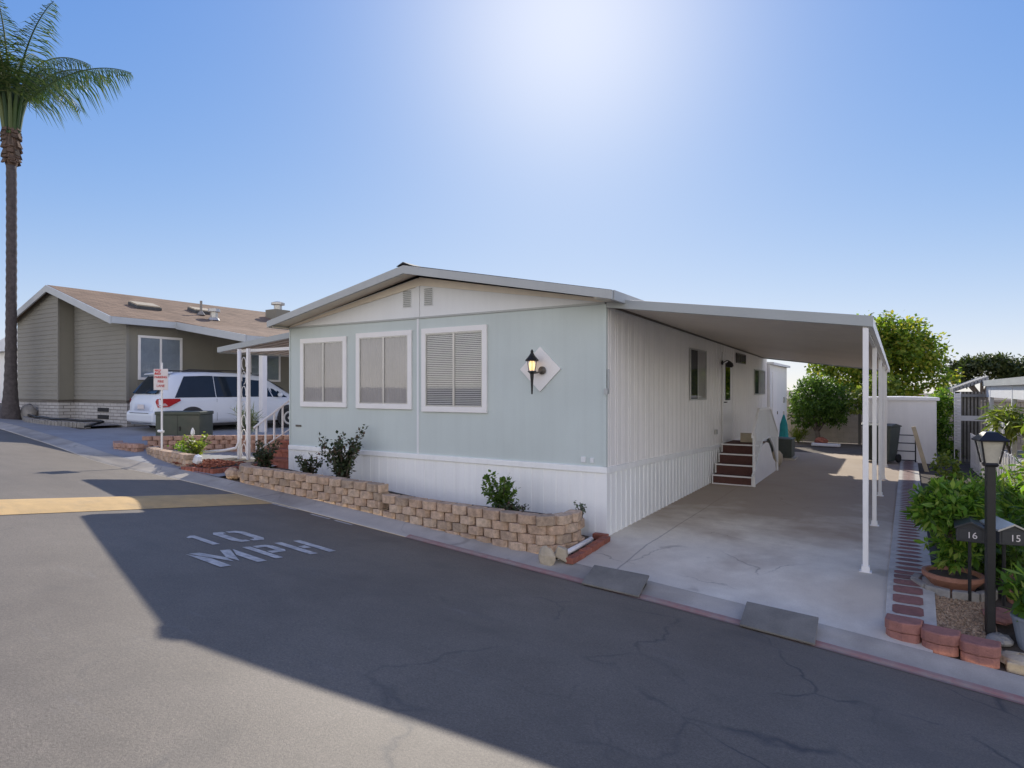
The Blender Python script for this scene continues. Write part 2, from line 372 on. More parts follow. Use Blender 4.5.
def text_mesh(name, txt, size, mat, parent, M4, bold=0):
    cu = bpy.data.curves.new(name, 'FONT'); cu.body = txt; cu.size = size; cu.align_x = 'CENTER'; cu.align_y = 'CENTER'; cu.offset = bold; cu.extrude = .0008
    tmp = bpy.data.objects.new(name+'_curve', cu); COL.objects.link(tmp)
    dg = bpy.context.evaluated_depsgraph_get(); me = bpy.data.meshes.new_from_object(tmp.evaluated_get(dg))
    bpy.data.objects.remove(tmp); me.materials.clear(); me.materials.append(M[mat])
    me.transform(M4)
    o = bpy.data.objects.new(name, me); COL.objects.link(o)
    if parent: o.parent = parent
    return o

# ------------------------------------------------------------------ setting
def sheet(name, xs, ys_of, zf, mat, off=0, skirt=0):
    """grid: for each x a column of ys (ys_of(x) -> list, equal length)"""
    mb = MB(); cols = [[(x, y, zf(x, y)+off) for y in ys_of(x)] for x in xs]
    n = len(cols[0]); mb.v = [p for c in cols for p in c]
    for i in range(len(cols)-1):
        for j in range(n-1):
            mb.f.append((i*n+j, (i+1)*n+j, (i+1)*n+j+1, i*n+j+1)); mb.mi.append(0)
    o = mb.build(name, mat, smooth=True); tag(o, kind='structure'); return o
def fr(a, b, n): return [a+(b-a)*i/n for i in range(n+1)]
xs_all = fr(-60,-26,17)+fr(-25.5,10,142)+fr(12,60,16)
tt = [0,.02,.05,.09,.14,.2,.28,.38,.5,.65,.8,1]
sheet('road', xs_all, lambda x: [ye(x)-8.6*t for t in reversed(tt)], road_z, 'asphalt')
# far verge of the road, then flat ground to the horizon
sheet('ground', fr(-600,-80,5)+xs_all+fr(80,600,5), lambda x: [-600,-200,-60,-20,-12,ye(x)-8.55], lambda x, y: road_z(x, ye(x)-8.6)-.02 if y > -13 else road_z(x, ye(x)-8.6)-.05, 'ground')
o = sheet('ground', fr(-600,-80,5)+xs_all+fr(80,600,5), lambda x: [ye(x)+CURB+k for k in (-.01,.15,.3,.45,.6,.8,1.0,1.25,2,3,5,8,12,16,20,30,60,200,600)], lot_z, 'ground', -.03)
def prof(d):
    for (a, za), (b, zb) in zip(((0,0),(.03,.012),(.2,.03),(.32,.062),(CURB,.07),(.5,.07)), ((.03,.012),(.2,.03),(.32,.062),(CURB,.07),(.5,.07),(9,.07))):
        if d <= b: return za+(zb-za)*(d-a)/(b-a)
    return .07
sheet('gutter', xs_all, lambda x: [ye(x)+d for d in (-.0,.03,.1,.2,.27,.32,CURB)], lambda x, y: ze(x)+prof(y-ye(x))+.003, 'curb')
# concrete drive beside the home
yy = [0,.1,.22,.34,.46,.6,.75,.9,1.1,1.3,1.6,2.0,3,5,7,9,11,13,15.2]
sheet('driveway', [.0,.3,.6,.62,.9,1.2,1.6,2,2.4,2.8,3.2,3.6], lambda x: [ye(x)+CURB-.002+k for k in yy], lot_z, 'drive', .004)
sheet('driveway', fr(-15.9,-8.2,20), lambda x: [ye(x)+CURB-.002+k for k in yy], lot_z, 'drive2', .004)
sheet('walkway', fr(-7.75,-6.95,4), lambda x: [ye(x)+CURB-.002+k for k in yy[:12]], lot_z, 'drive2', .012)
sheet('pavement', fr(-40,-15.9,40), lambda x: [ye(x)+CURB-.002+k for k in (0,.3,.6,.9,1.1)], lot_z, 'drive2', .006)
def bed_z(x, y):
    top = ip([(-6.5,.48),(-4.4,.35),(-3.3,.26),(0,.25)], x, 1)
    g = lot_z(x, y)
    return max(g, min(top, top-.02))
# planting bed behind the retaining wall
sheet('planting_bed', fr(-6.5,-.3,20), lambda x: fr(-1.0,-.02,4), bed_z, 'soil')
sheet('garden_bed', fr(3.8,9,14), lambda x: [ye(x)+CURB+k for k in (.3,.6,.9,1.3,2,4,7,11,15)], lot_z, 'soil', .01)

# faded red edge line, white dashes, road letters, painted hump
def strip(mb, x0, x1, o0, o1, n=12, off=.004):
    for i in range(n):
        a, b = x0+(x1-x0)*i/n, x0+(x1-x0)*(i+1)/n
        mb.face([(a, ye(a)+o0, road_z(a, ye(a)+o0)+off), (b, ye(b)+o0, road_z(b, ye(b)+o0)+off), (b, ye(b)+o1, road_z(b, ye(b)+o1)+off), (a, ye(a)+o1, road_z(a, ye(a)+o1)+off)])
def m_fadedred():
    m, nt, N, L = new_mat('faded_red_paint'); co = coord(nt)
    c = mixrgb(nt, ramp(nt, noise(nt, co, 5, 6, .7), [(.38, 0.0), (.62, 1.0)]), (.34,.27,.23), (.36,.19,.165))
    finish(nt, c, .85, noise(nt, co, 90, 2), .4, .005, .3); return m
M['redline'] = m_fadedred()
mb = MB(); strip(mb, -2.2, 7.5, -.045, -.001, 60, .006)
for i in range(60):
    a, b = -2.2+9.7*i/60, -2.2+9.7*(i+1)/60
    for o0, o1 in ((.0005,.03),(.03,.075)):
        mb.face([(a,ye(a)+o0,ze(a)+prof(o0)+.008),(b,ye(b)+o0,ze(b)+prof(o0)+.008),(b,ye(b)+o1,ze(b)+prof(o1)+.008),(a,ye(a)+o1,ze(a)+prof(o1)+.008)])
tag(mb.build('edge_marking', 'redline'), kind='structure')
mb = MB(); strip(mb, -5.15, -4.3, -.10, -.05, 6); strip(mb, -3.95, -3.55, -.13, -.08, 4); strip(mb, -3.45, -3.1, -.13, -.08, 4)
tag(mb.build('edge_marking', 'roadwhite'), kind='structure')
def letter(mb, polys, u0, v0, w, h, lx):
    """u: reading direction (+y), v: up (-x); stencil polygons in 0..1"""
    for pl in polys:
        pts = []
        for u, v in pl:
            y = u0+u*w; x = v0-v*h; pts.append((x, y, road_z(x, y)+.005))
        mb.face(pts)
L1 = [[(.3,0),(.62,0),(.62,1),(.42,1),(.12,.86),(.12,.76),(.3,.80)]]
L0 = [[(0,.16),(.14,0),(.42,0),(.42,.15),(.32,.15),(.27,.22),(.27,.78),(.32,.85),(.42,.85),(.42,1),(.14,1),(0,.84)],
      [(1,.16),(.86,0),(.52,0),(.52,.15),(.68,.15),(.73,.22),(.73,.78),(.68,.85),(.52,.85),(.52,1),(.86,1),(1,.84)]]
LM = [[(0,0),(.22,0),(.22,.6),(.0,1)], [(.06,1),(.28,1),(.5,.52),(.44,.22)], [(.56,.22),(.5,.52),(.72,1),(.94,1)], [(.78,0),(1,0),(1,1),(.78,.6)]]
LP = [[(0,0),(.28,0),(.28,1),(0,1)], [(.36,.38),(.86,.38),(1,.5),(1,.88),(.86,1),(.36,1),(.36,.84),(.7,.84),(.7,.54),(.36,.54)]]
LH = [[(0,0),(.28,0),(.28,1),(0,1)], [(.36,.42),(.64,.42),(.64,.6),(.36,.6)], [(.72,0),(1,0),(1,1),(.72,1)]]
mb = MB()
letter(mb, L1, -3.98, -2.79, .26, .47, 0); letter(mb, L0, -3.62, -2.79, .40, .52, 0)
letter(mb, LM, -4.34, -1.98, .50, .56, 0); letter(mb, LP, -3.71, -2.02, .33, .55, 0); letter(mb, LH, -3.29, -2.0, .36, .60, 0)
tag(mb.build('road_lettering', 'roadwhite'), kind='structure')
mb = MB(); cols = []
for i in range(41):
    t = i/40; y = -9.6+8.0*t; xc = -5.38+.05*t; row = []
    for j in range(9):
        s_ = -1+2*j/8; x = xc+s_*.48; row.append((x, min(y, ye(x)+.02), road_z(x, y)+.055*(1-s_*s_)*min(1, (1-t)*12+.1)+.005))
    cols.append(row)
mb.v = [p for c in cols for p in c]
for i in range(40):
    for j in range(8): mb.f.append((i*9+j, (i+1)*9+j, (i+1)*9+j+1, i*9+j+1)); mb.mi.append(0)
tag(mb.build('speed_bump', 'roadyellow', smooth=True), 'worn yellow painted speed bump across the road beyond the 10 MPH lettering', 'speed bump')

# brick inlaid path beside the drive
def path_x(y): return 3.27+.021*max(y, -1.6)+.0*y
mb = MB()
ys = fr(-1.12, 0, 8)+fr(.3, 14.5, 48)
for a, b in zip(ys, ys[1:]):
    za, zb = lot_z(3.3, a)+.03, lot_z(3.3, b)+.03
    for (u, v) in ((0, .40),):
        mb.hexa([(path_x(a)+u,a,za-.1),(path_x(a)+v,a,za-.1),(path_x(b)+v,b,zb-.1),(path_x(b)+u,b,zb-.1),(path_x(a)+u,a,za),(path_x(a)+v,a,za),(path_x(b)+v,b,zb),(path_x(b)+u,b,zb)])
mb.cur = 1; y = -1.10; k = 0
while y < 14:
    L_ = .155 if y < .0 else .135; x0 = path_x(y)+.055; w = .27 if y > 0 else .25; z = lot_z(3.3, y+L_/2)+.034
    pts = [(x0,y+.02),(x0+.03,y),(x0+w-.03,y),(x0+w,y+.02),(x0+w,y+L_-.02),(x0+w-.03,y+L_),(x0+.03,y+L_),(x0,y+L_-.02)]
    if y > .2: pts = [(x0,y+L_*.5),(x0+.05,y+.015),(x0+w*.5,y),(x0+w-.05,y+.015),(x0+w,y+L_*.5),(x0+w-.05,y+L_-.015),(x0+w*.5,y+L_),(x0+.05,y+L_-.015)]
    mb.face([(px, py, lot_z(3.3, py)+.034) for px, py in pts]); y += L_+(.035 if y < 0 else .07); k += 1
tag(mb.build('path', ['border', 'paverred']), kind='structure')

# ------------------------------------------------------------------ the home
PK = -3.22; EL = -6.52; ER = .26
def roof_z(x): return 3.97-(x-PK)*.198 if x > PK else 3.97-(PK-x)*.208
home = thing('manufactured_home', 'pale blue and white single storey manufactured home with three front windows and low gable roof', 'house')
# body core
mb = MB(); mb.prism([(-6.43,.3),(-.03,-.02),(-.03,roof_z(-.03)-.13),(PK,3.80),(-6.43,roof_z(-6.43)-.13)], 'y', .03, 12.8)
mb.build('wall', 'white', home)
# front siding, smooth panels with a few joints
mb = MB()
for a, b in ((-6.45,-3.28),(-3.275,0.0)):
    mb.box(a, b, 0, .03, .95, 3.17)
fw = mb.build('front_wall', 'blue', home)
# gable panels
mb = MB(); mb.prism([(-6.45,3.19),(-3.31,3.19),(-3.31,roof_z(-3.31)-.12),(-6.45,roof_z(-6.45)-.06)], 'y', -.002, .03)
mb.prism([(-3.27,3.19),(0.0,3.19),(0.0,roof_z(0)-.10),(-3.27,roof_z(-3.27)-.12)], 'y', -.002, .03)
mb.build('gable_panel', 'gable', home)
mb = MB(); mb.box(-6.46, .0, -.022, .03, 3.165, 3.192); mb.build('drip_trim', 'barge', home)
mb = MB(); mb.box(-3.31, -3.27, -.012, .0, .95, 3.165); mb.box(-3.325, -3.255, -.024, -.0, 3.193, 3.80); mb.build('centre_batten', ['gable'], home)
mb = MB()
mb.box(-6.46, -6.43, -.014, 0, .95, 3.164); mb.build('corner_trim', 'blue', home)
mb = MB(); mb.prism([(-.04,-.012),(.014,-.012),(.014,.04),(0,.04),(0,0),(-.04,0)], 'z', .96, 3.164); mb.build('corner_trim', 'blue', home)
# cream rake boards
mb = MB()
mb.prism([(PK, 3.83),(0.0, roof_z(0)-.10),(0.0, 3.194),(-.05,3.194),(PK, 3.70)], 'y', -.03, -.004)
mb.prism([(PK, 3.83),(PK, 3.70),(-6.36,3.194),(-6.46,3.194),(-6.46, roof_z(-6.46)-.10)], 'y', -.03, -.004)
mb.build('rake_board', 'cream', home)
for x0, x1 in ((-3.60,-3.44),(-3.15,-2.99)):
    f = MB(); f.box(x0-.012, x1+.012, -.008, -.003, 3.36, 3.66); vf = f.build('gable_vent', 'gable', home)
    s_ = MB()
    for k in range(9):
        z = 3.375+k*.031; s_.hexa([(x0,-.026,z),(x1,-.026,z),(x1,-.008,z+.008),(x0,-.008,z+.008),(x0,-.026,z+.006),(x1,-.026,z+.006),(x1,-.008,z+.02),(x0,-.008,z+.02)])
    s_.build('louvre', 'barge', vf)
# skirting : front follows the grade, right side flat
def gz(x): return max(ip(INNER, x, 1), -.03)-.04
mb = MB(); x = -6.45
while x < -.01:
    w = min(.1, -x)
    d = .0 if int(round((x+6.45)/.1)) % 2 else .006
    mb.hexa([(x,-.004-d,gz(x)),(x+w,-.004-d,gz(x+w)),(x+w,.03,gz(x+w)),(x,.03,gz(x)),(x,-.004-d,.87),(x+w,-.004-d,.87),(x+w,.03,.87),(x,.03,.87)]); x += .1
def st(y): return ip([(0,.95),(2,.90),(6,.79),(12.8,.73)], y, 1)
y = .03; k = 0
while y < 12.8:
    w = (.14,.05)[k % 2]; d = (.0,.012)[k % 2]
    mb.hexa([(-.03,y,-.04),(.004+d,y,-.04),(.004+d,y+w,-.04),(-.03,y+w,-.04),(-.03,y,st(y)-.08),(.004+d,y,st(y)-.08),(.004+d,y+w,st(y+w)-.08),(-.03,y+w,st(y+w)-.08)]); y += w; k += 1
mb.build('skirting', 'skirt', home)
mb = MB(); mb.box(-6.47, .03, -.03, .03, .872, .955)
ysg = fr(.032, 12.8, 16)
for a, b in zip(ysg, ysg[1:]):
    mb.hexa([(-.02,a,st(a)-.085),(.03,a,st(a)-.085),(.03,b,st(b)-.085),(-.02,b,st(b)-.085),(-.02,a,st(a)),(.03,a,st(a)),(.03,b,st(b)),(-.02,b,st(b))])
mb.build('skirting_cap', 'skirt', home, bevel=.006)
mb = MB(); mb.box(-6.48,-6.43,-.012,.03,gz(-6.45),.87); mb.build('skirting_corner', 'skirt', home)
mb = MB(); mb.box(-.04,.024,-.016,.03,-.05,.87); mb.build('skirting_corner', 'skirt', home)
# right wall ribbed aluminium (ribs in groups)
mb = MB(); y = .042; k = 0; pr = random.Random(3)
while y < 12.78:
    w = (.05,.03,.05,.12)[k % 4]; d = (0,.006,0,.004)[k % 4]
    b = min(y+w, 12.79)
    mb.hexa([(-.03,y,st(y)),(.002+d,y,st(y)),(.002+d,b,st(b)),(-.03,b,st(b)),(-.03,y,3.24),(.002+d,y,3.24),(.002+d,b,3.24),(-.03,b,3.24)]); y += w; k += 1
mb.build('side_wall', 'white', home)
# roof
mb = MB()
mb.prism([(PK,3.97),(ER,roof_z(ER)),(ER,roof_z(ER)-.05),(PK,3.92)], 'y', -.42, 13.1)
mb.prism([(PK,3.97),(PK,3.92),(EL,roof_z(EL)-.05),(EL,roof_z(EL))], 'y', -.42, 13.1)
rf = mb.build('roof', 'roofdark', home)
mb = MB(); mb.prism([(PK-.14,3.95),(PK,3.99),(PK+.14,3.95),(PK,4.01)], 'y', -.45, 13.12); mb.build('ridge_cap', 'roofdark', rf)
mb = MB()
mb.prism([(PK,3.955),(ER+.02,roof_z(ER)-.012),(ER+.02,roof_z(ER)-.125),(PK,3.83)], 'y', -.45, -.41)
mb.prism([(PK,3.955),(PK,3.83),(EL-.02,roof_z(EL)-.125),(EL-.02,roof_z(EL)-.012)], 'y', -.45, -.41)
mb.box(ER-.02, ER+.03, -.40, 13.1, roof_z(ER)-.13, roof_z(ER)-.004); mb.box(EL-.03, EL+.02, -.40, 13.1, roof_z(EL)-.13, roof_z(EL)-.004)
mb.build('barge_board', 'barge', rf)
mb = MB()
mb.prism([(PK,3.918),(ER-.02,roof_z(ER)-.055),(ER-.02,roof_z(ER)-.075),(PK,3.895)], 'y', -.408, 0)
mb.prism([(PK,3.918),(PK,3.895),(EL+.02,roof_z(EL)-.075),(EL+.02,roof_z(EL)-.055)], 'y', -.408, 0)
mb.box(.0, ER-.02, -.40, 13, 3.19, 3.205); mb.box(EL+.02,-6.46,-.40,13,3.16,3.175)
mb.build('soffit', 'cream', rf)

def front_window(x0, x1, z0, z1, kind):
    b = .085
    f = MB(); f.box(x0,x1,-.035,-.001,z0,z0+b); f.box(x0,x1,-.035,-.001,z1-b,z1); f.box(x0,x0+b,-.035,-.001,z0+b,z1-b); f.box(x1-b,x1,-.035,-.001,z0+b,z1-b)
    w = f.build('window', 'trimw', home, bevel=.004)
    a0, a1, c0, c1 = x0+b, x1-b, z0+b, z1-b; xm = (a0+a1)/2+.01
    s_ = MB(); t = .018
    for (p, q, r_, s2) in ((a0,a1,c0,c0+t),(a0,a1,c1-t,c1),(a0,a0+t,c0+t,c1-t),(a1-t,a1,c0+t,c1-t),(xm-.02,xm+.02,c0+t,c1-t)): s_.box(p,q,-.028,-.003,r_,s2)
    s_.build('sash', 'alu', w)
    if kind == 'curtain':
        c = MB(); n = 60
        for i in range(n):
            u, v = a0+(a1-a0)*i/n, a0+(a1-a0)*(i+1)/n
            yu, yv = [-.006-.003*math.sin(k_*2.1) for k_ in (i, i+1)]
            c.face([(u,yu,c0),(v,yv,c0),(v,yv,c1),(u,yu,c1)])
        c.build('curtain', 'curtain', w)
    else:
        bk = MB(); bk.box(a0,a1,-.004,-.002,c0,c1); bk.build('shade', 'dark', w)
        c = MB(); z = c0+.012; k = 0
        while z < c1-.01:
            h = .019 if not (.30 < (z-c0)/(c1-c0) < .0) else .006
            c.face([(a0+.015,-.014,z),(a1-.015,-.014,z),(a1-.015,-.006,z+h),(a0+.015,-.006,z+h)]); z += .029; k += 1
        c.build('blind', 'blind', w)
    g = MB(); g.face([(a0,-.020,c0),(a1,-.020,c0),(a1,-.020,c1),(a0,-.020,c1)]); g.build('pane', 'glass', w)
front_window(-6.13,-4.92,1.69,2.955,'curtain')
front_window(-4.68,-3.41,1.68,2.99,'curtain')
front_window(-3.20,-1.92,1.65,2.995,'blind')

def side_window(y0, y1, z0, z1, split=None, frame='bronze', pale=0, X=.017):
    f = MB(); t = .028
    for (p, q, r_, s2) in ((y0,y1,z0,z0+t),(y0,y1,z1-t,z1),(y0,y0+t,z0+t,z1-t),(y1-t,y1,z0+t,z1-t)): f.box(X,X+.022,p,q,r_,s2)
    if split: f.box(X,X+.018,split-.015,split+.015,z0+t,z1-t)
    w = f.build('window', frame, home)
    bk = MB(); bk.box(X-.002,X+.004,y0+.01,y1-.01,z0+.01,z1-.01); bk.build('shade', 'dark', w)
    if pale:
        c = MB(); c.box(X+.0045,X+.006,split+.02,y1-t,z0+t,z1-t); c.build('curtain', 'curtain', w)
    g = MB(); g.face([(X+.012,y0+.01,z0+.01),(X+.012,y1-.01,z0+.01),(X+.012,y1-.01,z1-.01),(X+.012,y0+.01,z1-.01)]); g.build('pane', 'glass', w)
side_window(4.05,5.26,1.80,2.81,4.62,'alu',1)
side_window(8.2,9.35,2.68,2.93,8.75,'bronze')
side_window(10.6,12.3,1.87,2.59,11.3,'alu',1)
# door
f = MB(); f.box(.016,.034,6.72,6.78,.80,2.87); f.box(.016,.034,7.72,7.78,.80,2.87); f.box(.016,.034,6.78,7.72,2.80,2.87); dr = f.build('door', 'trimw', home)
f = MB(); f.box(.0165,.026,6.785,7.715,.81,2.795); f.build('door_leaf', 'trimw', dr, bevel=.003)
f = MB(); f.box(.027,.030,7.0,7.5,1.76,2.62); f.build('pane', 'dark', dr)
f = MB(); f.box(.0305,.032,7.02,7.48,1.78,2.60); f.build('glazing', 'glassd', dr)
f = MB(); f.tube([(.03,6.88,1.72),(.075,6.88,1.72),(.075,6.95,1.72)], .013, 8); f.build('handle', 'bronze', dr)
# small fittings on the walls
f = MB(); f.box(.016,.06,6.0,6.12,1.03,1.13); f.build('outlet_cover', 'alu', home)
f = MB(); f.box(.03,.05,-.004,.02,1.95,2.28); f.obox((.02,-.03,1.98),(.05,.03,.08)); f.build('hose_bracket', 'barge', home)
f = MB(); f.box(-.36,-.29,-.02,0,1.0,1.08); f.build('outlet_cover', 'gable', home, bevel=.005)
f = MB(); f.box(-.22,-.17,-.02,0,1.0,1.07); f.build('outlet_cover', 'gable', home, bevel=.005)
f = MB(); f.box(-6.28,-6.13,-.012,-.001,1.31,1.345); f.build('name_plaque', 'bronze', home)

# diamond board + lit carriage lantern on the front wall
wl = thing('wall_lantern', 'lit black carriage lantern mounted on a white diamond board on the blue front wall', 'wall lamp', (-1.005,-.0,2.30))
f = MB(); f.prism([(-.335,0),(0,-.325),(.335,0),(0,.325)], 'y', -.024, -.002); f.build('diamond_board', 'trimw', wl, bevel=.004)
f = MB(); f.lathe((.05,-.035,-.02), [(.058,0),(.058,.02),(.035,.03),(.02,.045)], 16, (R(90),0,0))
f.tube([(.05,-.05,-.02),(.03,-.13,-.05),(-.02,-.17,-.06),(-.045,-.17,-.04)], .014, 8); f.build('wall_bracket', 'bronze', wl, smooth=False)
C0 = (-.045,-.17,0)
f = MB(); f.lathe(C0, [(.012,-.36),(.018,-.20),(.03,-.07),(.05,-.05),(.062,-.045),(.062,-.03),(.05,-.03)], 12); f.build('tail', 'black', wl)
f = MB()
for k in range(6):
    t = 2*math.pi*k/6; f.tube([(C0[0]+.052*math.cos(t),C0[1]+.052*math.sin(t),-.03),(C0[0]+.075*math.cos(t),C0[1]+.075*math.sin(t),.115)], .005, 4)
f.build('cage', 'black', wl)
f = MB(); f.lathe(C0, [(.095,.11),(.098,.125),(.06,.17),(.035,.20),(.03,.215),(.02,.225),(.022,.25),(.004,.28)], 12); f.build('cap', 'black', wl)
f = MB(); f.lathe(C0, [(.03,-.02),(.042,.03),(.045,.08),(.03,.11)], 12); f.build('bulb', 'glow', wl, smooth=True)
# small dark lamp by the side door
dl = thing('door_lamp', 'small dark porch lamp beside the side door under the carport', 'wall lamp', (.03,6.62,2.62))
f = MB(); f.lathe((0,0,0), [(.05,0),(.05,.03),(.02,.04)], 12, (0,R(90),0)); f.tube([(.03,0,0),(.12,0,.05),(.17,0,.03)], .012, 6); f.build('arm', 'black', dl)
f = MB(); f.lathe((.17,0,-.08), [(.06,-.03),(.09,0),(.08,.06),(.02,.11)], 12); f.build('shade', 'black', dl)

# ------------------------------------------------------------------ carport awning (right)
cp = thing('carport_awning', 'long flat white metal carport awning with slim posts along the side of the home', 'carport')
def cz(x, y): return 3.165-.015*y-(.138)*x
def cquad(mb, x0, x1, y0, y1, t0, t1, f=cz):
    mb.hexa([(x0,y0,f(x0,y0)+t0),(x1,y0,f(x1,y0)+t0),(x1,y1,f(x1,y1)+t0),(x0,y1,f(x0,y1)+t0),(x0,y0,f(x0,y0)+t1),(x1,y0,f(x1,y0)+t1),(x1,y1,f(x1,y1)+t1),(x0,y1,f(x0,y1)+t1)])
mb = MB(); y = .04; k = 0
while y < 12.05:
    b = min(y+.4, 12.06); cquad(mb, .02, 3.06+.0125*y, y, b-.012, .0, .05);
    cquad(mb, .02, 3.06+.0125*y, b-.012, b, .014, .05); y = b
mb.build('roof_panel', 'soffit', cp)
mb = MB(); cquad(mb, .016, 3.13, -.012, .036, -.045, .075); mb.build('front_fascia', 'fascia', cp, bevel=.004)
mb = MB(); cquad(mb, .016, 3.24, 12.06, 12.1, -.03, .075); mb.build('rear_fascia', 'fascia', cp, bevel=.004)
def ebeam(nm, a, b, t0, t1):
    mb = MB(); P = []
    for t in (t0, t1):
        for x, y in ((a,.04),(b,.04),(b+.15,12.05),(a+.15,12.05)): P.append((x, y, cz(x, y)+t))
    mb.hexa(P); mb.build(nm, 'trimw', cp)
ebeam('edge_gutter', 3.075, 3.13, -.045, .07); ebeam('edge_beam', 3.03, 3.073, -.07, -.002)
mb = MB(); cquad(mb,   .018, .05, .04, 12.05, -.03, -.001); mb.build('wall_channel', 'bronze', cp)
def post(yp, rt_=.028):
    PX = 3.058+.0120*yp
    p = MB(); zt = cz(3.08, yp)-.06; p.box(PX-rt_,PX+rt_,yp-rt_,yp+rt_,.0,zt); po = p.build('post', 'trimw', cp, bevel=.004)
    q = MB(); q.box(PX-rt_-.012,PX+rt_+.012,yp-rt_-.012,yp+rt_+.012,.0,.07); q.box(PX-.06,PX+.06,yp-.05,yp+.05,.0,.012); q.build('foot_bracket', 'trimw', po)
for yp in (.03, 2.75, 5.75, 8.3, 10.9): post(yp)

# ------------------------------------------------------------------ storage shed behind the home
sd = thing('storage_shed', 'white storage shed standing behind the manufactured home beyond the side windows', 'shed')
mb = MB(); mb.box(-2.6,.09,12.83,16.5,-.02,2.80); mb.build('wall', 'trimw', sd)
mb = MB(); mb.prism([(-2.7,3.05),(.20,2.87),(.20,2.80),(-2.7,2.98)], 'y', 12.82, 16.6); mb.build('roof', 'gable', sd)
mb = MB(); mb.box(.092,.108,13.3,14.2,.1,2.58); d_ = mb.build('door', 'white', sd, bevel=.003)
mb = MB(); mb.box(.109,.13,14.1,14.15,1.2,1.3); mb.build('handle', 'bronze', d_)
mb = MB(); mb.box(.092,.12,15.6,15.9,1.55,1.75); mb.build('outlet_cover', 'alu', sd)

# ------------------------------------------------------------------ entry steps with slatted rail
es = thing('entry_steps', 'brown carpeted double sided entry steps with white nosings and slatted rail at the side door', 'steps', (0,0,0))
mb = MB(); nos = MB(); Y0, X0, X1 = 5.66, .05, .84
ys_ = [5.66,5.96,6.26,6.55]; zs_ = [.2,.4,.6,.79]
for i, (a, z) in enumerate(zip(ys_, zs_)):
    b = ys_[i+1] if i < 3 else 7.75
    mb.box(X0, X1, a, b, (zs_[i-1] if i else 0)-.0 if False else 0, z-.003)
    nos.box(X0-.004, X1+.004, a-.022, a-.001, z-.026, z+.004)
    nos.box(X0-.004, X0+.02, a-.012, a-.001, (zs_[i-1] if i else .0)+.004, z-.027)
nos.box(X0, X1, Y0-.02, Y0-.001, 0, .025)
for i, (a, z) in enumerate(((7.75,.6),(8.05,.4),(8.35,.2))): mb.box(X0, X1, a, a+.3, 0, z)
mb.build('tread', 'steps', es); nos.build('nosing', 'trimw', es)
mb = MB(); mb.prism([(5.64,0),(8.67,0),(8.62,.22),(8.25,.34),(7.9,.60),(7.62,.76),(7.35,.80),(6.6,.76),(6.5,.62),(6.2,.44),(5.95,.25),(5.64,.20)], 'x', .845, .875)
mb.build('side_panel', 'trimw', es, bevel=.004)
mb = MB()
top = [(5.45,1.05),(6.12,1.60),(7.62,1.58),(8.72,.95)]; bot = [(5.45,.24),(6.0,.50),(6.6,.9),(7.5,.92),(8.1,.66),(8.72,.2)]
def itp(tb, y): return ip(tb, y, 1)
for (a, za), (b, zb) in zip(top, top[1:]): mb.hexa([(.88,a,za-.03),(.925,a,za-.03),(.925,b,zb-.03),(.88,b,zb-.03),(.88,a,za+.02),(.925,a,za+.02),(.925,b,zb+.02),(.88,b,zb+.02)])
hr = mb.build('handrail', 'trimw', es)
mb = MB(); y = 5.5
while y < 8.7:
    mb.box(.896,.908,y,y+.038,itp(bot,y),itp(top,y)-.028); y += .13
for (a, za), (b, zb) in zip(bot, bot[1:]): mb.hexa([(.885,a,za-.02),(.918,a,za-.02),(.918,b,zb-.02),(.885,b,zb-.02),(.885,a,za+.02),(.918,a,za+.02),(.918,b,zb+.02),(.885,b,zb+.02)])
mb.build('baluster', 'gable', es)
for a_, b_, c_ in ((5.62,5.665,1.2),(8.66,8.70,.95)):
    mb = MB(); mb.box(.885,.925,a_,b_,0,c_); mb.build('newel_post', 'trimw', es)
mb = MB(); mb.obox((.5,7.2,.90),(.35,.28,.2),(0,0,.2)); bx = mb.build('cardboard_box', 'beige', bevel=.006); tag(bx, 'brown cardboard box resting on the landing of the entry steps', 'box')

# ------------------------------------------------------------------ retaining wall of split blocks
def wall_line(s):   # s metres along the face from left end; returns point + tangent
    P = [(-6.62,-.80),(-6.5,-1.02),(-6.2,-1.13),(-3.16,-1.10),(-.75,-1.20),(-.34,-1.15),(-.16,-.98),(-.10,-.74),(-.12,-.45)]
    d = 0
    for a, b in zip(P, P[1:]):
        l = math.hypot(b[0]-a[0], b[1]-a[1])
        if s <= d+l: t = (s-d)/l; return (a[0]+(b[0]-a[0])*t, a[1]+(b[1]-a[1])*t, math.atan2(b[1]-a[1], b[0]-a[0]))
        d += l
    return None
rw = thing('retaining_wall', 'long low tan split block retaining wall in front of the blue home', 'garden wall')
def block(mb, x, y, a, z, w, h, d, r, setb=0):
    e = Matrix.Rotation(a, 3, 'Z'); P = []
    for zz in (0, h):
        for (u, v) in ((-w/2,.012),(-w*.3,-.028),(w*.3,-.028),(w/2,.012),(w/2*.9,d),(-w/2*.9,d)):
            q = e@Vector((u*(.97 if abs(u) > w/3 else 1), v+setb+r.uniform(-.011,.011), 0)); P.append((x+q.x, y+q.y, z+zz+r.uniform(-.004,.004)))
    i = len(mb.v); mb.v += P
    for f in ((5,4,3,2,1,0),(6,7,8,9,10,11),(0,1,7,6),(1,2,8,7),(2,3,9,8),(3,4,10,9),(4,5,11,10),(5,0,6,11)): mb.f.append(tuple(i+k for k in f)); mb.mi.append(mb.cur)
r = random.Random(11)
body, cap = MB(), MB()
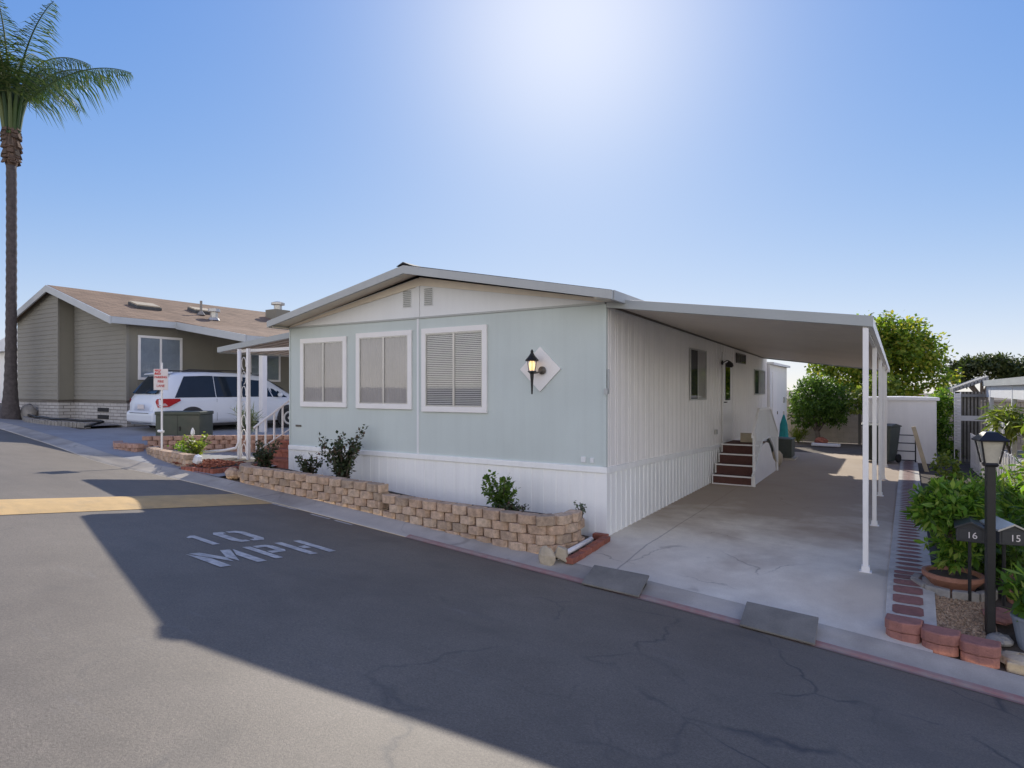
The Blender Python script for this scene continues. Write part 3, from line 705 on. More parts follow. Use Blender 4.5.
for tier, (s0, s1, ztop, slope) in enumerate(((0, 3.73, .69, -.022), (3.73, 7.75, .475, -.008))):
    h = .118
    for c in range(7):
        s = s0+(.13 if c % 2 else 0); W = .262
        while s < s1-.02:
            w = min(W, s1-s)
            p = wall_line(s+w/2)
            if p is None: break
            zt = ztop+slope*(s-s0); z = zt-(c+1)*h
            if z+h > lot_z(p[0], p[1]-.05)-.02 and w > .06:
                block(cap if c == 0 else body, p[0], p[1], p[2], z+.003, w-.006, h-.006 if c else h-.002, .16, r, -.012 if c == 0 else .004*c*0)
            s += W
body.build('block_course', 'block', rw, bevel=.008); cap.build('cap_course', 'block', rw, bevel=.008)

# pink garden wall blocks bottom right, each a two piece stack
for k, (x, y, rz, lab) in enumerate(((3.39,-1.22,-.10,'pink split block stack at the left end of the garden edge beside the path'),(3.66,-1.27,-.13,'middle pink split block stack edging the gravel bed'),(3.93,-1.31,-.12,'pink split block stack in front of the black lamp post'))):
    t = thing('edging_block', lab, 'garden block', (x, y, lot_z(x, y)-.03), rz, 'pink block stacks edging the gravel')
    for nm, z, g in (('base_block', 0, .0), ('cap_block', .095, .008)):
        mb = MB(); hw, n_ = .132+g, 9; P = []
        prof_ = [(-hw,.09),(-hw,-.06),(-hw*.75,-.10-g),(0,-.125-g),(hw*.75,-.10-g),(hw,-.06),(hw,.09)]
        mb.prism(prof_, 'z', z, z+.092); mb.build(nm, 'pinkblock', t, bevel=.012)

# brick edging, white drain pipe and loose stones by the corner of the home
mb = MB(); a, b = Vector((.03,-1.30)), Vector((.03,-.16)); n = 6
for k in range(n):
    p = a.lerp(b, (k+.5)/n); mb.obox((p.x+.06+.012*k*0, p.y, lot_z(.1, p.y)+.035), (.10,.185,.07), (0,0,0), 1, .004, r)
mb.obox((-.03,-.1,.03),(.2,.10,.075),(0,0,0),1,.004,r)
tag(mb.build('brick_edging', 'brick', bevel=.006), 'row of red bricks edging the driveway at the corner of the blue home', 'brick edging')
dp = thing('drain_pipe', 'white plastic drain pipe with black end lying beside the red brick edging', 'pipe')
mb = MB(); mb.tube([(-.07,-1.28,.02),(-.04,-.9,.04),(-.03,-.4,.06)], .032, 12); mb.build('pipe', 'trimw', dp, smooth=True)
mb = MB(); mb.tube([(-.07,-1.30,.02),(-.07,-1.27,.02)], .024, 12); mb.build('opening', 'black', dp)
mb = MB(); mb.rock((0,0,0), (.12,.05,.13), 4, rot=.3); tag(mb.build('flagstone', 'flag', loc=(-.17,-1.36,.02)), 'pale flat flagstone leaning on the right end of the retaining wall', 'stone')
mb = MB(); mb.obox((0,0,0),(.17,.10,.14),(0,.2,.4),.8,.02,r); tag(mb.build('stone_block', 'beige', loc=(-.03,-1.27,.07), bevel=.015), 'squarish orange tan stone beside the pale flagstone', 'stone')

# ramp plates over the kerb
for (x0, x1, lab) in ((.44,1.09,'grey kerb ramp plate nearer the blue home'),(2.10,2.73,'grey kerb ramp plate nearer the brick path')):
    t = thing('ramp_plate', lab, 'kerb ramp', group='kerb ramp plates')
    mb = MB(); ya, yb = ye((x0+x1)/2)-.05, ye((x0+x1)/2)+.29
    P = []
    for dz in (0, .018):
        for x, y, e in ((x0,ya,.012),(x1,ya-.01,.014),(x1,yb-.02,.075),(x0,yb,.06)):
            P.append((x, y, (ze(x)+.07 if y > ye(x)+.2 else road_z(x,y))+e+dz))
    mb.hexa(P); mb.build('plate', 'plate', t, bevel=.003)
    mb = MB()
    for x in (x0+.03, x1-.05):
        mb = MB(); mb.hexa([(x,ya+.05,ze(x)),(x+.02,ya+.05,ze(x)),(x+.02,yb-.03,ze(x)+.04),(x,yb-.03,ze(x)+.04),(x,ya+.05,ze(x)+.015),(x+.02,ya+.05,ze(x)+.015),(x+.02,yb-.03,ze(x)+.13),(x,yb-.03,ze(x)+.13)])
        mb.build('side_rib', 'black', t)

# ------------------------------------------------------------------ foliage tools
def rvec(r): 
    while True:
        v = Vector((r.uniform(-1,1), r.uniform(-1,1), r.uniform(-1,1)))
        if .05 < v.length < 1: return v.normalized()
def crown(mb, lobes, n, l, w, seed, droop=.3, clump=14, spread=.22):
    r = random.Random(seed); tot = sum(q[1][0]*q[1][1]*q[1][2] for q in lobes)**1
    for (c, rad) in lobes:
        c = Vector(c); k = int(n*(rad[0]*rad[1]*rad[2])/tot/clump)+1
        for _ in range(k):
            d = rvec(r); q = r.random()**.45; s = r.uniform(.85, 1.1)
            cc = c+Vector((d.x*rad[0]*q*s, d.y*rad[1]*q*s, d.z*rad[2]*q*s)); sp = spread*r.uniform(.6,1.3)*min(1, max(rad))
            for _ in range(clump):
                p = cc+rvec(r)*sp*r.random()**.5
                dd = (rvec(r)+(p-c).normalized()*.6+Vector((0,0,-droop))).normalized()
                nn = (rvec(r)*.7+Vector((0,0,1))).normalized(); f = r.uniform(.65,1.25)
                mb.leaf(p, dd, nn, l*f, w*f)
def limbs(mb, base, tops, r0, seed, n=6):
    r = random.Random(seed); base = Vector(base)
    for t in tops:
        t = Vector(t); pts = []; m_ = base.lerp(t, .5)+Vector((r.uniform(-.1,.1), r.uniform(-.1,.1), .05))*(t-base).length
        for k in range(n+1):
            u = k/n; p = base*(1-u)**2+m_*2*u*(1-u)+t*u*u; pts.append(p+rvec(r)*.012*(k > 0))
        mb.tube(pts, [r0*(1-.82*k/n) for k in range(n+1)], 7)

def tree(name, label, cat, base, trunk_h, r0, lobes, n, l, w, mat, seed, droop=.3, clump=14, spread=.25, group=None, trunkmat='bark'):
    t = thing(name, label, cat, base, 0, group)
    b = MB(); b.tube([(0,0,-.1),(0.03,0,trunk_h*.5),(0,.02,trunk_h)], [r0*1.25, r0, r0*.85], 9)
    limbs(b, (0,.01,trunk_h*.9), [Vector(c)+Vector((0,0,rad[2]*.1)) for c, rad in lobes], r0*.6, seed)
    b.build('trunk', trunkmat, t, smooth=True)
    c = MB(); crown(c, lobes, n, l, w, seed+1, droop, clump, spread); c.build('crown', mat, t)
    return t

# ------------------------------------------------------------------ trees behind
tree('citrus_tree', 'dense rounded dark green tree growing at the end of the driveway', 'tree', (.98,17.6,0), .5, .09,
     [((-.1,0,1.55),(.85,.9,.9)),((.55,-.2,1.35),(.55,.6,.7)),((-.55,.1,1.2),(.5,.6,.6)),((.15,.1,2.2),(.6,.7,.45)),((.85,.3,1.7),(.45,.5,.6))], 9000, .13, .065, 'leafdark', 5, .3, 12, .18)
tree('broadleaf_tree', 'tall broad leaved tree with sunlit yellow green top behind the white fence panel', 'tree', (3.35,20.6,0), 1.7, .16,
     [((0,0,3.6),(1.7,1.6,1.35)),((-.7,-.3,4.2),(1.1,1.1,.75)),((.75,0,3.3),(1.0,1.0,.8)),((-1.5,-.6,2.9),(1.2,1.1,.9)),((1.45,.2,3.2),(.6,.6,.55)),((.4,0,4.3),(.9,.9,.55)),((-.4,-.5,2.2),(1.5,1.1,.8)),((1.5,-.2,2.2),(.7,.7,.7)),((-2.3,-.9,3.1),(.8,.8,.7))], 13500, .17, .12, 'leafmaple', 9, .35, 11, .3)
tree('lime_tree', 'small yellow green leafed tree leaning out between the dark tree and the carport posts', 'tree', (2.95,17.0,0), .8, .04,
     [((-.25,0,1.75),(.55,.5,.45)),((.0,.0,1.35),(.45,.4,.3)),((-.75,0,1.45),(.35,.3,.22)),((.1,0,2.25),(.5,.5,.35))], 1500, .17, .11, 'leaflime', 21, .5, 8, .2)
tree('shrub_tree', 'leafy green shrub growing beside the right end of the white fence panel', 'shrub', (4.62,14.6,0), .6, .04,
     [((-.02,0,.8),(.26,.5,.6)),((.0,.2,1.6),(.30,.5,.45)),((.05,-.3,.3),(.3,.5,.3))], 3000, .12, .06, 'leafbright', 31)
for k, (x, y, s_, sd_, lab) in enumerate(((8.1,39.5,1.28,41,'dark distant tree rising above the right neighbour porch roof'),(10.6,39,1.2,43,'dark distant tree cut by the right edge of the photo'))):
    tree('distant_tree', lab, 'tree', (x,y,-.6), 1.8*s_, .2, [((0,0,3.2*s_),(1.2,1.2,.6)),((-1.0,0,2.9*s_),(.9,.9,.8)),((.9,0,3.4*s_),(.8,.8,.5)),((1.5,0,2.6*s_),(1.0,1,.8)),((-1.6,0,3.3*s_),(.3,.4,.5))], 5200, .26, .13, 'leaffar', sd_, .2, 12, .32, 'distant dark trees')
tree('distant_tree', 'thin branched grey tree behind the khaki house roof', 'tree', (-37,18,1.2), 3.2, .2, [((0,0,5.0),(1.6,1.6,1.0)),((-1.6,0,4.2),(1.4,1.4,1.1)),((1.4,0,4.4),(1.1,1.1,.9))], 2600, .2, .08, 'leafgrey', 47, .2, 7, .5)
tree('garden_shrub', 'sunlit shrub between the palm trunk and the khaki house', 'shrub', (-26.6,5.6,1.0), .8, .05, [((0,0,2.6),(.7,.7,.9)),((0,0,1.6),(.6,.6,.7))], 1500, .16, .09, 'leaflime', 49)

# ------------------------------------------------------------------ palm
pm = thing('palm_tree', 'tall slender palm tree with feathery drooping fronds at the left edge', 'palm tree', (-21.1,.73,1.03))
mb = MB(); pts, rr = [], []
for k in range(60):
    z = 8.35*k/59; pts.append((.10*math.sin(z*.25), 0, z-.1)); rr.append(.135+.17*math.exp(-z*1.6)+.03*math.exp(-z*.3)+(.008 if k % 2 else -.004))
mb.tube(pts, rr, 14); mb.build('trunk', 'palmbark', pm, smooth=True)
mb = MB(); r = random.Random(5); tc = Vector((.10*math.sin(8.3*.25), 0, 8.35))
mb.tube([tc+Vector((0,0,z)) for z in (-.1,.05,.4,.9,1.4)], [.15,.19,.22,.19,.13], 12)
for k in range(60):
    a = r.uniform(0, 2*math.pi); z = r.uniform(.1, 1.2); q = .18+.04*math.sin(z*2.4)
    mb.obox(tc+Vector((math.cos(a)*q, math.sin(a)*q, z)), (.05,.17,.32), (0,R(-16),a), .65, .01, r)
mb.build('leaf_base', 'boot', pm)
mb = MB(); st_ = MB(); cc = tc+Vector((0,0,2.75)); fw_ = Vector((-.5236,.852,0)); rt_ = Vector((.852,.5236,0))
def frond(az, e0, L, droopk, seed):
    r = random.Random(seed); h = Vector((math.cos(az), math.sin(az), 0)); pts = []; p = cc.copy(); n = 26; e = e0
    p = cc+h*.1+Vector((0,0,-1.1)); 
    for k in range(n+1):
        pts.append(p.copy()); d = h*math.cos(e)+Vector((0,0,math.sin(e))); p = p+d*(L/n); e -= droopk*(.3+1.5*k/n)/n
    st_.tube(pts, [.038*(1-.9*k/n)+.004 for k in range(n+1)], 5)
    side = h.cross(Vector((0,0,1))).normalized()
    N_ = 66
    for k in range(N_):
        u = .16+.84*k/N_; i = min(int(u*n), n-1); f = u*n-i; q = pts[i].lerp(pts[i+1], f); d = (pts[i+1]-pts[i]).normalized()
        ll = (1.35 if seed == 1 else .98)*math.sin(math.pi*min(1, (u*.86+.12)))**.7*r.uniform(.8,1.12)
        for sg in (-1, 1):
            dr = r.uniform(.45,1.4)+(.6 if seed == 1 else 0); v = (side*sg*r.uniform(.6,1)+d*.65-Vector((0,0,dr*.75))).normalized()
            m1 = q+v*ll*.55; v2 = (v-Vector((0,0,.75))).normalized(); m2 = m1+v2*ll*.45; w = d.cross(v).cross(v).normalized()*.015
            mb.face([q-w*.6, q+w*.6, m1+w, m1-w]); mb.face([m1-w, m1+w, m2])
base_az = math.atan2(rt_.y, rt_.x)
frond(base_az+.1, R(46), 4.1, R(66), 1)
frond(base_az-.45, R(74), 3.9, R(60), 2)
k = 3
for e, n_ in ((84,5),(77,7),(66,7),(56,5)):
    for j in range(n_):
        az = base_az+R(60)+2*math.pi*(j+.35*(e % 3))/n_*(.70 if e > 50 else .5)+(0 if e > 50 else R(35)); frond(az, R(e+rnd.uniform(-5,5)), rnd.uniform(3.7,4.7), R(rnd.uniform(70,105)), k); k += 1
for k_ in range(14):
    a_ = 2*math.pi*k_/14; h_ = Vector((math.cos(a_), math.sin(a_), 0)); st_.tube([tc+h_*.16+Vector((0,0,.9)), tc+h_*.26+Vector((0,0,1.6)), tc+h_*.42+Vector((0,0,2.3)), tc+h_*.75+Vector((0,0,3.1))], [.07,.06,.045,.02], 6)
st_.build('frond_stem', 'leafpalm', pm); mb.build('frond', 'leafpalm', pm)

# ------------------------------------------------------------------ neighbouring khaki house (left)
nb = thing('khaki_house', 'khaki lap sided house with brown shingle roof and white brick skirting', 'house')
NX, NXL, NY, NB = -16.05, -22.25, 1.82, 14.0
NP, NE = -19.65, .40
def nz(x): return 5.36-abs(x-NP)*.312
mb = MB()
mb.prism([(NXL,1.68),(NX,1.68),(NX,nz(NX)-.1),(NP,nz(NP)-.1),(NXL,nz(NXL)-.1)], 'y', NY+.02, NB)
mb.build('wall', 'khaki2', nb)
def lap(mb, x0, x1, y, z0, topf, step=.14):
    z = z0
    while True:
        a = x0; b = x1; h = step
        # clip to the roof line by shrinking the board
        while a < b and topf(a) < z+h: a += .05
        while b > a and topf(b) < z+h: b -= .05
        if b-a < .1: break
        mb.hexa([(a,y-.018,z),(b,y-.018,z),(b,y,z),(a,y,z),(a,y-.004,z+h),(b,y-.004,z+h),(b,y,z+h),(a,y,z+h)]); z += h
mb = MB(); lap(mb, -19.29, NX, NY, 1.70, lambda x: nz(x)-.1); lap(mb, NXL-.1, -19.32, 1.38, 1.70, lambda x: nz(x)-.12)
mb.build('lap_siding', 'khaki', nb)
mb = MB(); mb.prism([(NXL-.1,1.68),(-19.32,1.68),(-19.32,nz(-19.32)-.1),(NP,nz(NP)-.1),(NXL-.1,nz(NXL-.1)-.1)], 'y', 1.382, NY+.02); mb.build('bay', 'khaki2', nb)
mb = MB(); mb.box(-19.36,-19.30,1.345,1.40,1.68,nz(-19.3)-.12); mb.build('corner_trim', 'khaki', nb); mb = MB(); mb.box(NX-.03,NX+.02,NY-.03,NY+.05,1.68,nz(NX)-.1); mb.build('corner_trim', 'khaki', nb)
mb = MB(); mb.box(NXL-.1,-19.285,1.355,1.79,1.62,1.69); mb.box(-19.31,NX+.02,NY-.025,NY+.02,1.62,1.69); mb.box(NX,NX+.03,NY,NB,1.62,1.69); mb.build('base_trim', 'bronze', nb)
mb = MB(); mb.box(NXL-.1,-19.31,1.37,NY+.02,.7,1.62); mb.box(-19.31,NX+.015,NY-.005,NB,.6,1.62); bs = mb.build('brick_skirting', 'pbrick', nb)
for (x0, x1, yv) in ((-21.9,-21.45,1.36),(-17.75,-17.1,NY-.015)):
    for z in (1.20,1.42): 
        v = MB(); v.box(x0,x1,yv-.01,yv+.01,z-.09,z+.03); v.build('vent', 'dark', nb)
# vertical board panel joints on the long side
for k in range(8):
    mb = MB(); mb.box(NX,NX+.012,2.1+k*1.22,2.115+k*1.22,1.69,3.92); mb.build('panel_batten', 'khaki', nb)
# roof
mb = MB()
xr, xl = NX+.38, NXL-.45
mb.prism([(NP,5.36),(xr,nz(xr)),(xr,nz(xr)-.07),(NP,5.29)], 'y', 1.2, NB+.3); mb.prism([(NP,5.36),(NP,5.29),(xl,nz(xl)-.07),(xl,nz(xl))], 'y', 1.2, NB+.3)
nrf = mb.build('roof', 'shingle', nb)
mb = MB()
mb.prism([(NP,5.35),(xr+.02,nz(xr)-.01),(xr+.02,nz(xr)-.22),(NP,5.14)], 'y', 1.15, 1.195); mb.prism([(NP,5.35),(NP,5.14),(xl,nz(xl)-.22),(xl,nz(xl)-.01)], 'y', 1.15, 1.195)
mb.box(xr, xr+.03, 1.2, 3.1, nz(xr)-.2, nz(xr)-.01); mb.build('fascia', 'nfascia', nrf)
# carport lean-to continuing the roof over the parked car
def nc(x): return nz(xr)-.03-(x-xr)*.155
mb = MB(); mb.prism([(xr-.3,nc(xr-.3)+.06),(-12.25,nc(-12.25)),(-12.25,nc(-12.25)-.06),(xr-.3,nc(xr-.3)-.0)], 'y', 3.12, 13); cr_ = mb.build('carport_roof', 'shingle', nb)
mb = MB(); mb.prism([(xr,nc(xr)+.03),(-12.22,nc(-12.22)+.01),(-12.22,nc(-12.22)-.2),(xr,nc(xr)-.19)], 'y', 3.07, 3.115); mb.box(-12.25,-12.21,3.12,13,nc(-12.2)-.2,nc(-12.2)-.0); mb.build('carport_fascia', 'nfascia', cr_)
for y in (3.8, 8.2, 12.6):
    mb = MB(); mb.box(-12.50,-12.33,y-.08,y+.08,.7,nc(-12.4)-.06); mb.build('carport_post', 'trimw', nb, bevel=.005)
def nwin(y0, y1, z0, z1, X=NX+.013):
    f = MB(); b = .075
    for (p, q, r_, s2) in ((y0,y1,z0,z0+b),(y0,y1,z1-b,z1),(y0,y0+b,z0+b,z1-b),(y1-b,y1,z0+b,z1-b),((y0+y1)/2-.03,(y0+y1)/2+.03,z0+b,z1-b)): f.box(X,X+.035,p,q,r_,s2)
    w = f.build('window', 'trimw', nb, bevel=.004)
    c = MB(); n = 30
    for i in range(n):
        u, v = y0+b+(y1-y0-2*b)*i/n, y0+b+(y1-y0-2*b)*(i+1)/n; c.face([(X+.003+.004*(i % 2),u,z0+b),(X+.003+.004*((i+1) % 2),v,z0+b),(X+.003+.004*((i+1) % 2),v,z1-b),(X+.003+.004*(i % 2),u,z1-b)])
    c.build('curtain', 'bluecurtain', w)
    g = MB(); g.face([(X+.02,y0,z0),(X+.02,y1,z0),(X+.02,y1,z1),(X+.02,y0,z1)]); g.build('pane', 'glass', w)
nwin(2.12,3.48,2.31,3.66); nwin(5.9,7.2,2.3,3.5)
# roof fittings
def sky(x, y, s_):
    mb = MB(); z = nz(x); sl = math.atan(.312)
    mb.obox((x,y,z+.05),(.55*s_,.8*s_,.09),(0,sl,0)); o = mb.build('roof_vent', 'roofdark', nrf)
    mb = MB(); mb.obox((x,y,z+.11),(.5*s_,.75*s_,.05),(0,sl,0)); mb.build('vent_cover', 'beige', o)
sky(-17.5,3.1,1.0); sky(-17.8,5.2,.9)
mb = MB(); mb.tube([(-17.3,4.9,nz(-17.3)-.05),(-17.3,4.9,nz(-17.3)+.5)], .04, 10); mb.lathe((-17.3,4.9,nz(-17.3)), [(.14,0),(.12,.04),(.05,.14)], 12); mb.build('vent_pipe', 'stone', nrf)
mb = MB(); mb.lathe((-16.7,5.0,nz(-16.7)-.03), [(.2,0),(.16,.08),(.12,.1),(.12,.28),(.2,.3),(.19,.4),(.05,.42)], 14); mb.build('vent_hood', 'alu', nrf)
mb = MB(); mb.box(-18.5,-17.85,8.4,9.1,4.7,5.28); ch = mb.build('chimney', 'khaki2', nrf)
mb = MB(); mb.lathe((-18.17,8.75,5.28), [(.16,0),(.16,.2),(.27,.22),(.27,.3),(.1,.36)], 14); mb.build('chimney_cap', 'alu', ch)

# neighbour's planter edge, hose, stone
mb = MB(); r = random.Random(8); P = []
for k in range(34):
    t = k/33; x = -20.6+4.2*t; y = .95-.45*math.sin(math.pi*min(1,t*1.1)) ; P.append((x,y))
for (a, b) in zip(P, P[1:]):
    c = ((a[0]+b[0])/2, (a[1]+b[1])/2); ang = math.atan2(b[1]-a[1], b[0]-a[0])
    mb.obox((c[0],c[1],lot_z(c[0],c[1])+.06), (.115,.12,.16), (0,0,ang), 1, .004, r)
tag(mb.build('brick_border', 'stone', bevel=.006), 'curved low pale brick border of the bed in front of the khaki house', 'garden border')
mb = MB(); pts = []
for k in range(30):
    t = k/29; x = -21.2+5.0*t; y = 1.25-.5*math.sin(math.pi*min(1,t*1.05)); pts.append((x, y, lot_z(x,y)+.18+.01*math.sin(k)))
pts.append((-16.2,.75,lot_z(-16.2,.75)+.05)); mb.tube(pts, .035, 8); tag(mb.build('edging_rail', 'black', smooth=True), 'black tube laid along the bed edge in front of the khaki house', 'edging')
sheet('planting_bed', fr(-22.5,-16.3,12), lambda x: fr(.95,1.8,3), lot_z, 'stone', .05)
mb = MB(); mb.rock((0,0,0), (.28,.22,.33), 77); tag(mb.build('boulder', 'stone', loc=(-20.9,1.15,1.2), smooth=True), 'grey rounded boulder standing against the white brick skirting', 'stone')

# white camper-like house beyond the palm
wh = thing('white_house', 'white walled house mostly hidden behind the palm trunk at the left edge', 'house', (0,0,0))
mb = MB(); mb.box(-36,-26.9,5.2,14,1.0,3.9); mb.build('wall', 'trimw', wh)
mb = MB(); mb.prism([(-36.4,3.9),(-26.5,3.9),(-31.4,5.0)], 'y', 4.8, 14.4); mb.build('roof', 'gable', wh)
mb = MB(); mb.box(-27.9,-27.2,5.17,5.2,2.0,3.1); w_ = mb.build('window', 'trimw', wh)
mb = MB(); mb.box(-27.85,-27.25,5.155,5.168,2.05,3.05); mb.build('pane', 'glassd', w_)

# ------------------------------------------------------------------ minivan
van = thing('minivan', 'white minivan parked under the khaki house carport showing its red tail light', 'car', (-14.50,1.42,.775), R(84.5))
# local x forward, y left, z up
ST = [(.0,.30,.62,.70,.64),(.03,.26,.90,.82,.74),(.10,.25,1.06,.91,.78),(.22,.24,1.28,.955,.77),(.36,.24,1.50,.97,.73),(.50,.24,1.66,.975,.71),(.75,.24,1.725,.98,.71),(1.4,.24,1.755,.985,.72),(2.4,.24,1.75,.985,.72),(3.1,.24,1.69,.98,.71),(3.5,.24,1.52,.975,.70),(3.9,.24,1.28,.97,.72),(4.15,.24,1.13,.96,.76),(4.5,.25,1.03,.94,.80),(4.85,.27,.90,.88,.76),(5.05,.32,.72,.74,.62),(5.10,.36,.60,.62,.5)]
BELT = .98
def sect(s):
    x, zb, zt, w, wr = s; b = min(BELT, zt-.06)
    return [(0,zb),(w*.86,zb),(w*.97,zb+.06),(w,zb+.2 if zb+.2 < b else b-.02),(w*1.0,(zb+.2+b)/2),(w*.985,b),(wr+(w-wr)*.0+.03,zt-.07),(wr-.04,zt-.02),(wr*.6,zt),(0,zt+.008)]
def sI(x):
    for a, b in zip(ST, ST[1:]):
        if x <= b[0]: t = (x-a[0])/(b[0]-a[0]); return tuple(p+(q-p)*t for p, q in zip(a, b))
    return ST[-1]
mb = MB(); xs = sorted(set([s[0] for s in ST]+[.6,1.0,1.8,2.1,2.8,3.3,3.7])); n = 10; rows = []
for x in xs:
    sc_ = sect(sI(x)); rows.append([(x, w, z) for w, z in sc_]+[(x, -w, z) for w, z in reversed(sc_[1:-1])])
m_ = len(rows[0]); mb.v = [p for r_ in rows for p in r_]
for i in range(len(rows)-1):
    for j in range(m_):
        k = (j+1) % m_; mb.f.append((i*m_+j, i*m_+k, (i+1)*m_+k, (i+1)*m_+j)); mb.mi.append(0)
mb.f.append(tuple(range(m_))); mb.mi.append(0); mb.f.append(tuple((len(rows)-1)*m_+j for j in reversed(range(m_)))); mb.mi.append(0)
mb.build('body', 'carwhite', van, smooth=True)
def side_pt(x, f, sg, off=.006):
    s_ = sect(sI(x)); (w0, z0), (w1, z1) = s_[5], s_[6]; return (x, sg*(w0+(w1-w0)*f+off), z0+(z1-z0)*f)
def side_glass(x0, x1, f0, f1, sg, lx0=0, lx1=0):
    g = MB(); n = 8
    for i in range(n):
        a0, a1 = x0+(x1-x0)*i/n, x0+(x1-x0)*(i+1)/n; b0, b1 = x0+lx0+(x1+lx1-x0-lx0)*i/n, x0+lx0+(x1+lx1-x0-lx0)*(i+1)/n
        g.face([side_pt(a0,f0,sg),side_pt(a1,f0,sg),side_pt(b1,f1,sg),side_pt(b0,f1,sg)])
    g.build('side_window', 'glassd2', van)
M['glassd2'] = simple('tinted_glass', (.012,.022,.035), .06, .1, 3, 30, .0, kind='obj', spec=.35)
for sg in (-1, 1):
    side_glass(.48,1.62,.05,.93,sg,.32,0); side_glass(1.64,2.64,.05,.92,sg); side_glass(2.70,3.42,.06,.84,sg,0,-.16); side_glass(3.46,3.95,.06,.6,sg,-.12,-.28)
    t = MB()
    P0 = [(.035,.80,.90),(.06,.875,.75),(.10,.915,.74),(.3,.985,.76),(.62,.992,.93),(.60,.985,.985),(.22,.96,.985),(.10,.915,.985),(.05,.85,.975)]
    t.face([(x, sg*(w+.012), z) for x, w, z in P0]); t.build('tail_light', 'tail', van)
    t = MB(); t.face([(x, sg*(w+.018), z) for x, w, z in [(.05,.84,.84),(.06,.91,.79),(.28,.975,.80),(.22,.965,.86)]]); t.build('reversing_light', 'taillight2', van)
    t = MB(); t.tube([(.8,sg*.66,1.75),(1.0,sg*.66,1.80),(2.6,sg*.66,1.80),(2.9,sg*.66,1.74)], .018, 6); t.build('roof_rail', 'cargrey', van)
    for x in (2.2,3.0):
        t = MB(); t.tube([(x,sg*.995,.92),(x+.02,sg*1.02,.92),(x+.16,sg*1.02,.92),(x+.18,sg*.995,.92)], .013, 6); t.build('door_handle', 'carwhite', van)
    t = MB(); t.box(1.0,4.2,sg*.90 if sg < 0 else .86,sg*.86 if sg < 0 else .90,.2,.3); t.build('sill', 'cargrey', van)
    for x in (1.65,2.66):
        t = MB(); s_ = side_pt(x,.0,sg,.003); t.face([(x-.004,sg*.992,.34),(x+.004,sg*.992,.34),(x+.004,s_[1],.97),(x-.004,s_[1],.97)]); t.build('door_gap', 'cargrey', van)
    t = MB(); t.rock((3.62,sg*1.07,1.08),(.06,.11,.08),3); t.build('mirror', 'carwhite', van, smooth=True)
    for x in (.95,3.98):
        t = MB(); t.lathe((x,sg*.985,.36), [(.395,-.02),(.40,0),(.39,.012)], 28, (R(-90*sg),0,0)); t.build('wheel_arch', 'cargrey', van)
        t = MB(); t.lathe((x,sg*.90,.335), [(.24,-.1),(.32,-.1),(.335,-.06),(.335,.08),(.32,.105),(.22,.11)], 28, (R(-90*sg),0,0)); w_ = t.build('wheel', 'rubber', van, smooth=False)
        t = MB(); t.lathe((x,sg*1.0,.335), [(.21,-.02),(.215,.012),(.19,.014),(.06,.0),(.05,.014)], 20, (R(-90*sg),0,0)); t.build('rim', 'rim', w_)
t = MB(); t.face([(.125,.66,1.10),(.125,-.66,1.10),(.47,-.60,1.60),(.47,.60,1.60)]); t.face([(.125,-.66,1.10),(.13,-.80,1.12),(.44,-.68,1.54),(.47,-.60,1.60)]); t.face([(.125,.66,1.10),(.47,.60,1.60),(.44,.68,1.54),(.13,.80,1.12)])
for i, v_ in enumerate(t.v): t.v[i] = (v_[0]-.035, v_[1], v_[2]+.02)
t.build('rear_window', 'glassd2', van)
t = MB(); t.prism([(-.06,.34),(-.06,.58),(.0,.66),(.3,.66),(.3,.30),(.05,.30)], 'y', -.84, .84); t.build('rear_bumper', 'carwhite', van, bevel=.05, seg=3)
t = MB(); t.box(-.066,-.058,-.6,.6,.58,.595); t.build('bumper_trim', 'cargrey', van)
t = MB(); t.box(-.012,.0,-.2,.2,.70,.82); t.build('number_plate', 'signw', van)
t = MB(); t.obox((.45,0,1.70),(.22,1.3,.03),(0,R(-12),0)); t.build('spoiler', 'carwhite', van, bevel=.01)
t = MB(); t.tube([(.11,0,1.14),(.05,-.3,1.2),(.06,-.45,1.22)], .012, 6); t.build('wiper', 'cargrey', van)
t = MB(); t.face([(3.98,.74,1.24),(3.98,-.74,1.24),(3.16,-.64,1.70),(3.16,.64,1.70)]); t.build('windscreen', 'glassd2', van)

# ------------------------------------------------------------------ planters and porch on the left
def low_wall(name, label, pts, ztop, mat, h=.10, w=.22, d=.16, seed=1, cat='garden wall', cap=True):
    r = random.Random(seed); t = thing(name, label, cat); b1, b2 = MB(), MB()
    L = [0]
    for a, b in zip(pts, pts[1:]): L.append(L[-1]+math.hypot(b[0]-a[0], b[1]-a[1]))
    def at(s):
        for i in range(len(pts)-1):
            if s <= L[i+1]+1e-6:
                u = (s-L[i])/(L[i+1]-L[i]); a, b = pts[i], pts[i+1]; return a[0]+(b[0]-a[0])*u, a[1]+(b[1]-a[1])*u, math.atan2(b[1]-a[1], b[0]-a[0])
        return None
    for c in range(8):
        s = w/2 if c % 2 else 0
        while s < L[-1]-.05:
            ww = min(w, L[-1]-s); p = at(s+ww/2); z = ztop-(c+1)*h
            if z+h > lot_z(p[0], p[1])-.03: block(b2 if c == 0 else b1, p[0], p[1], p[2], z, ww-.006, h-.004, d, r, -.01 if c == 0 else 0)
            s += w
    b1.build('block_course', mat, t, bevel=.008); b2.build('cap_course', mat, t, bevel=.008); return t
low_wall('planter_wall', 'tan block planter wall with sunlit top standing along the kerb by the sign', [(-10.5,-.4),(-10.3,-.6),(-9.2,-.85),(-8.08,-1.03)], .77, 'block', seed=3)
low_wall('planter_wall', 'low reddish block wall curving round the far end of the left planter', [(-12.0,-.45),(-11.4,-.73),(-10.6,-.66)], .83, 'pinktan', seed=4)
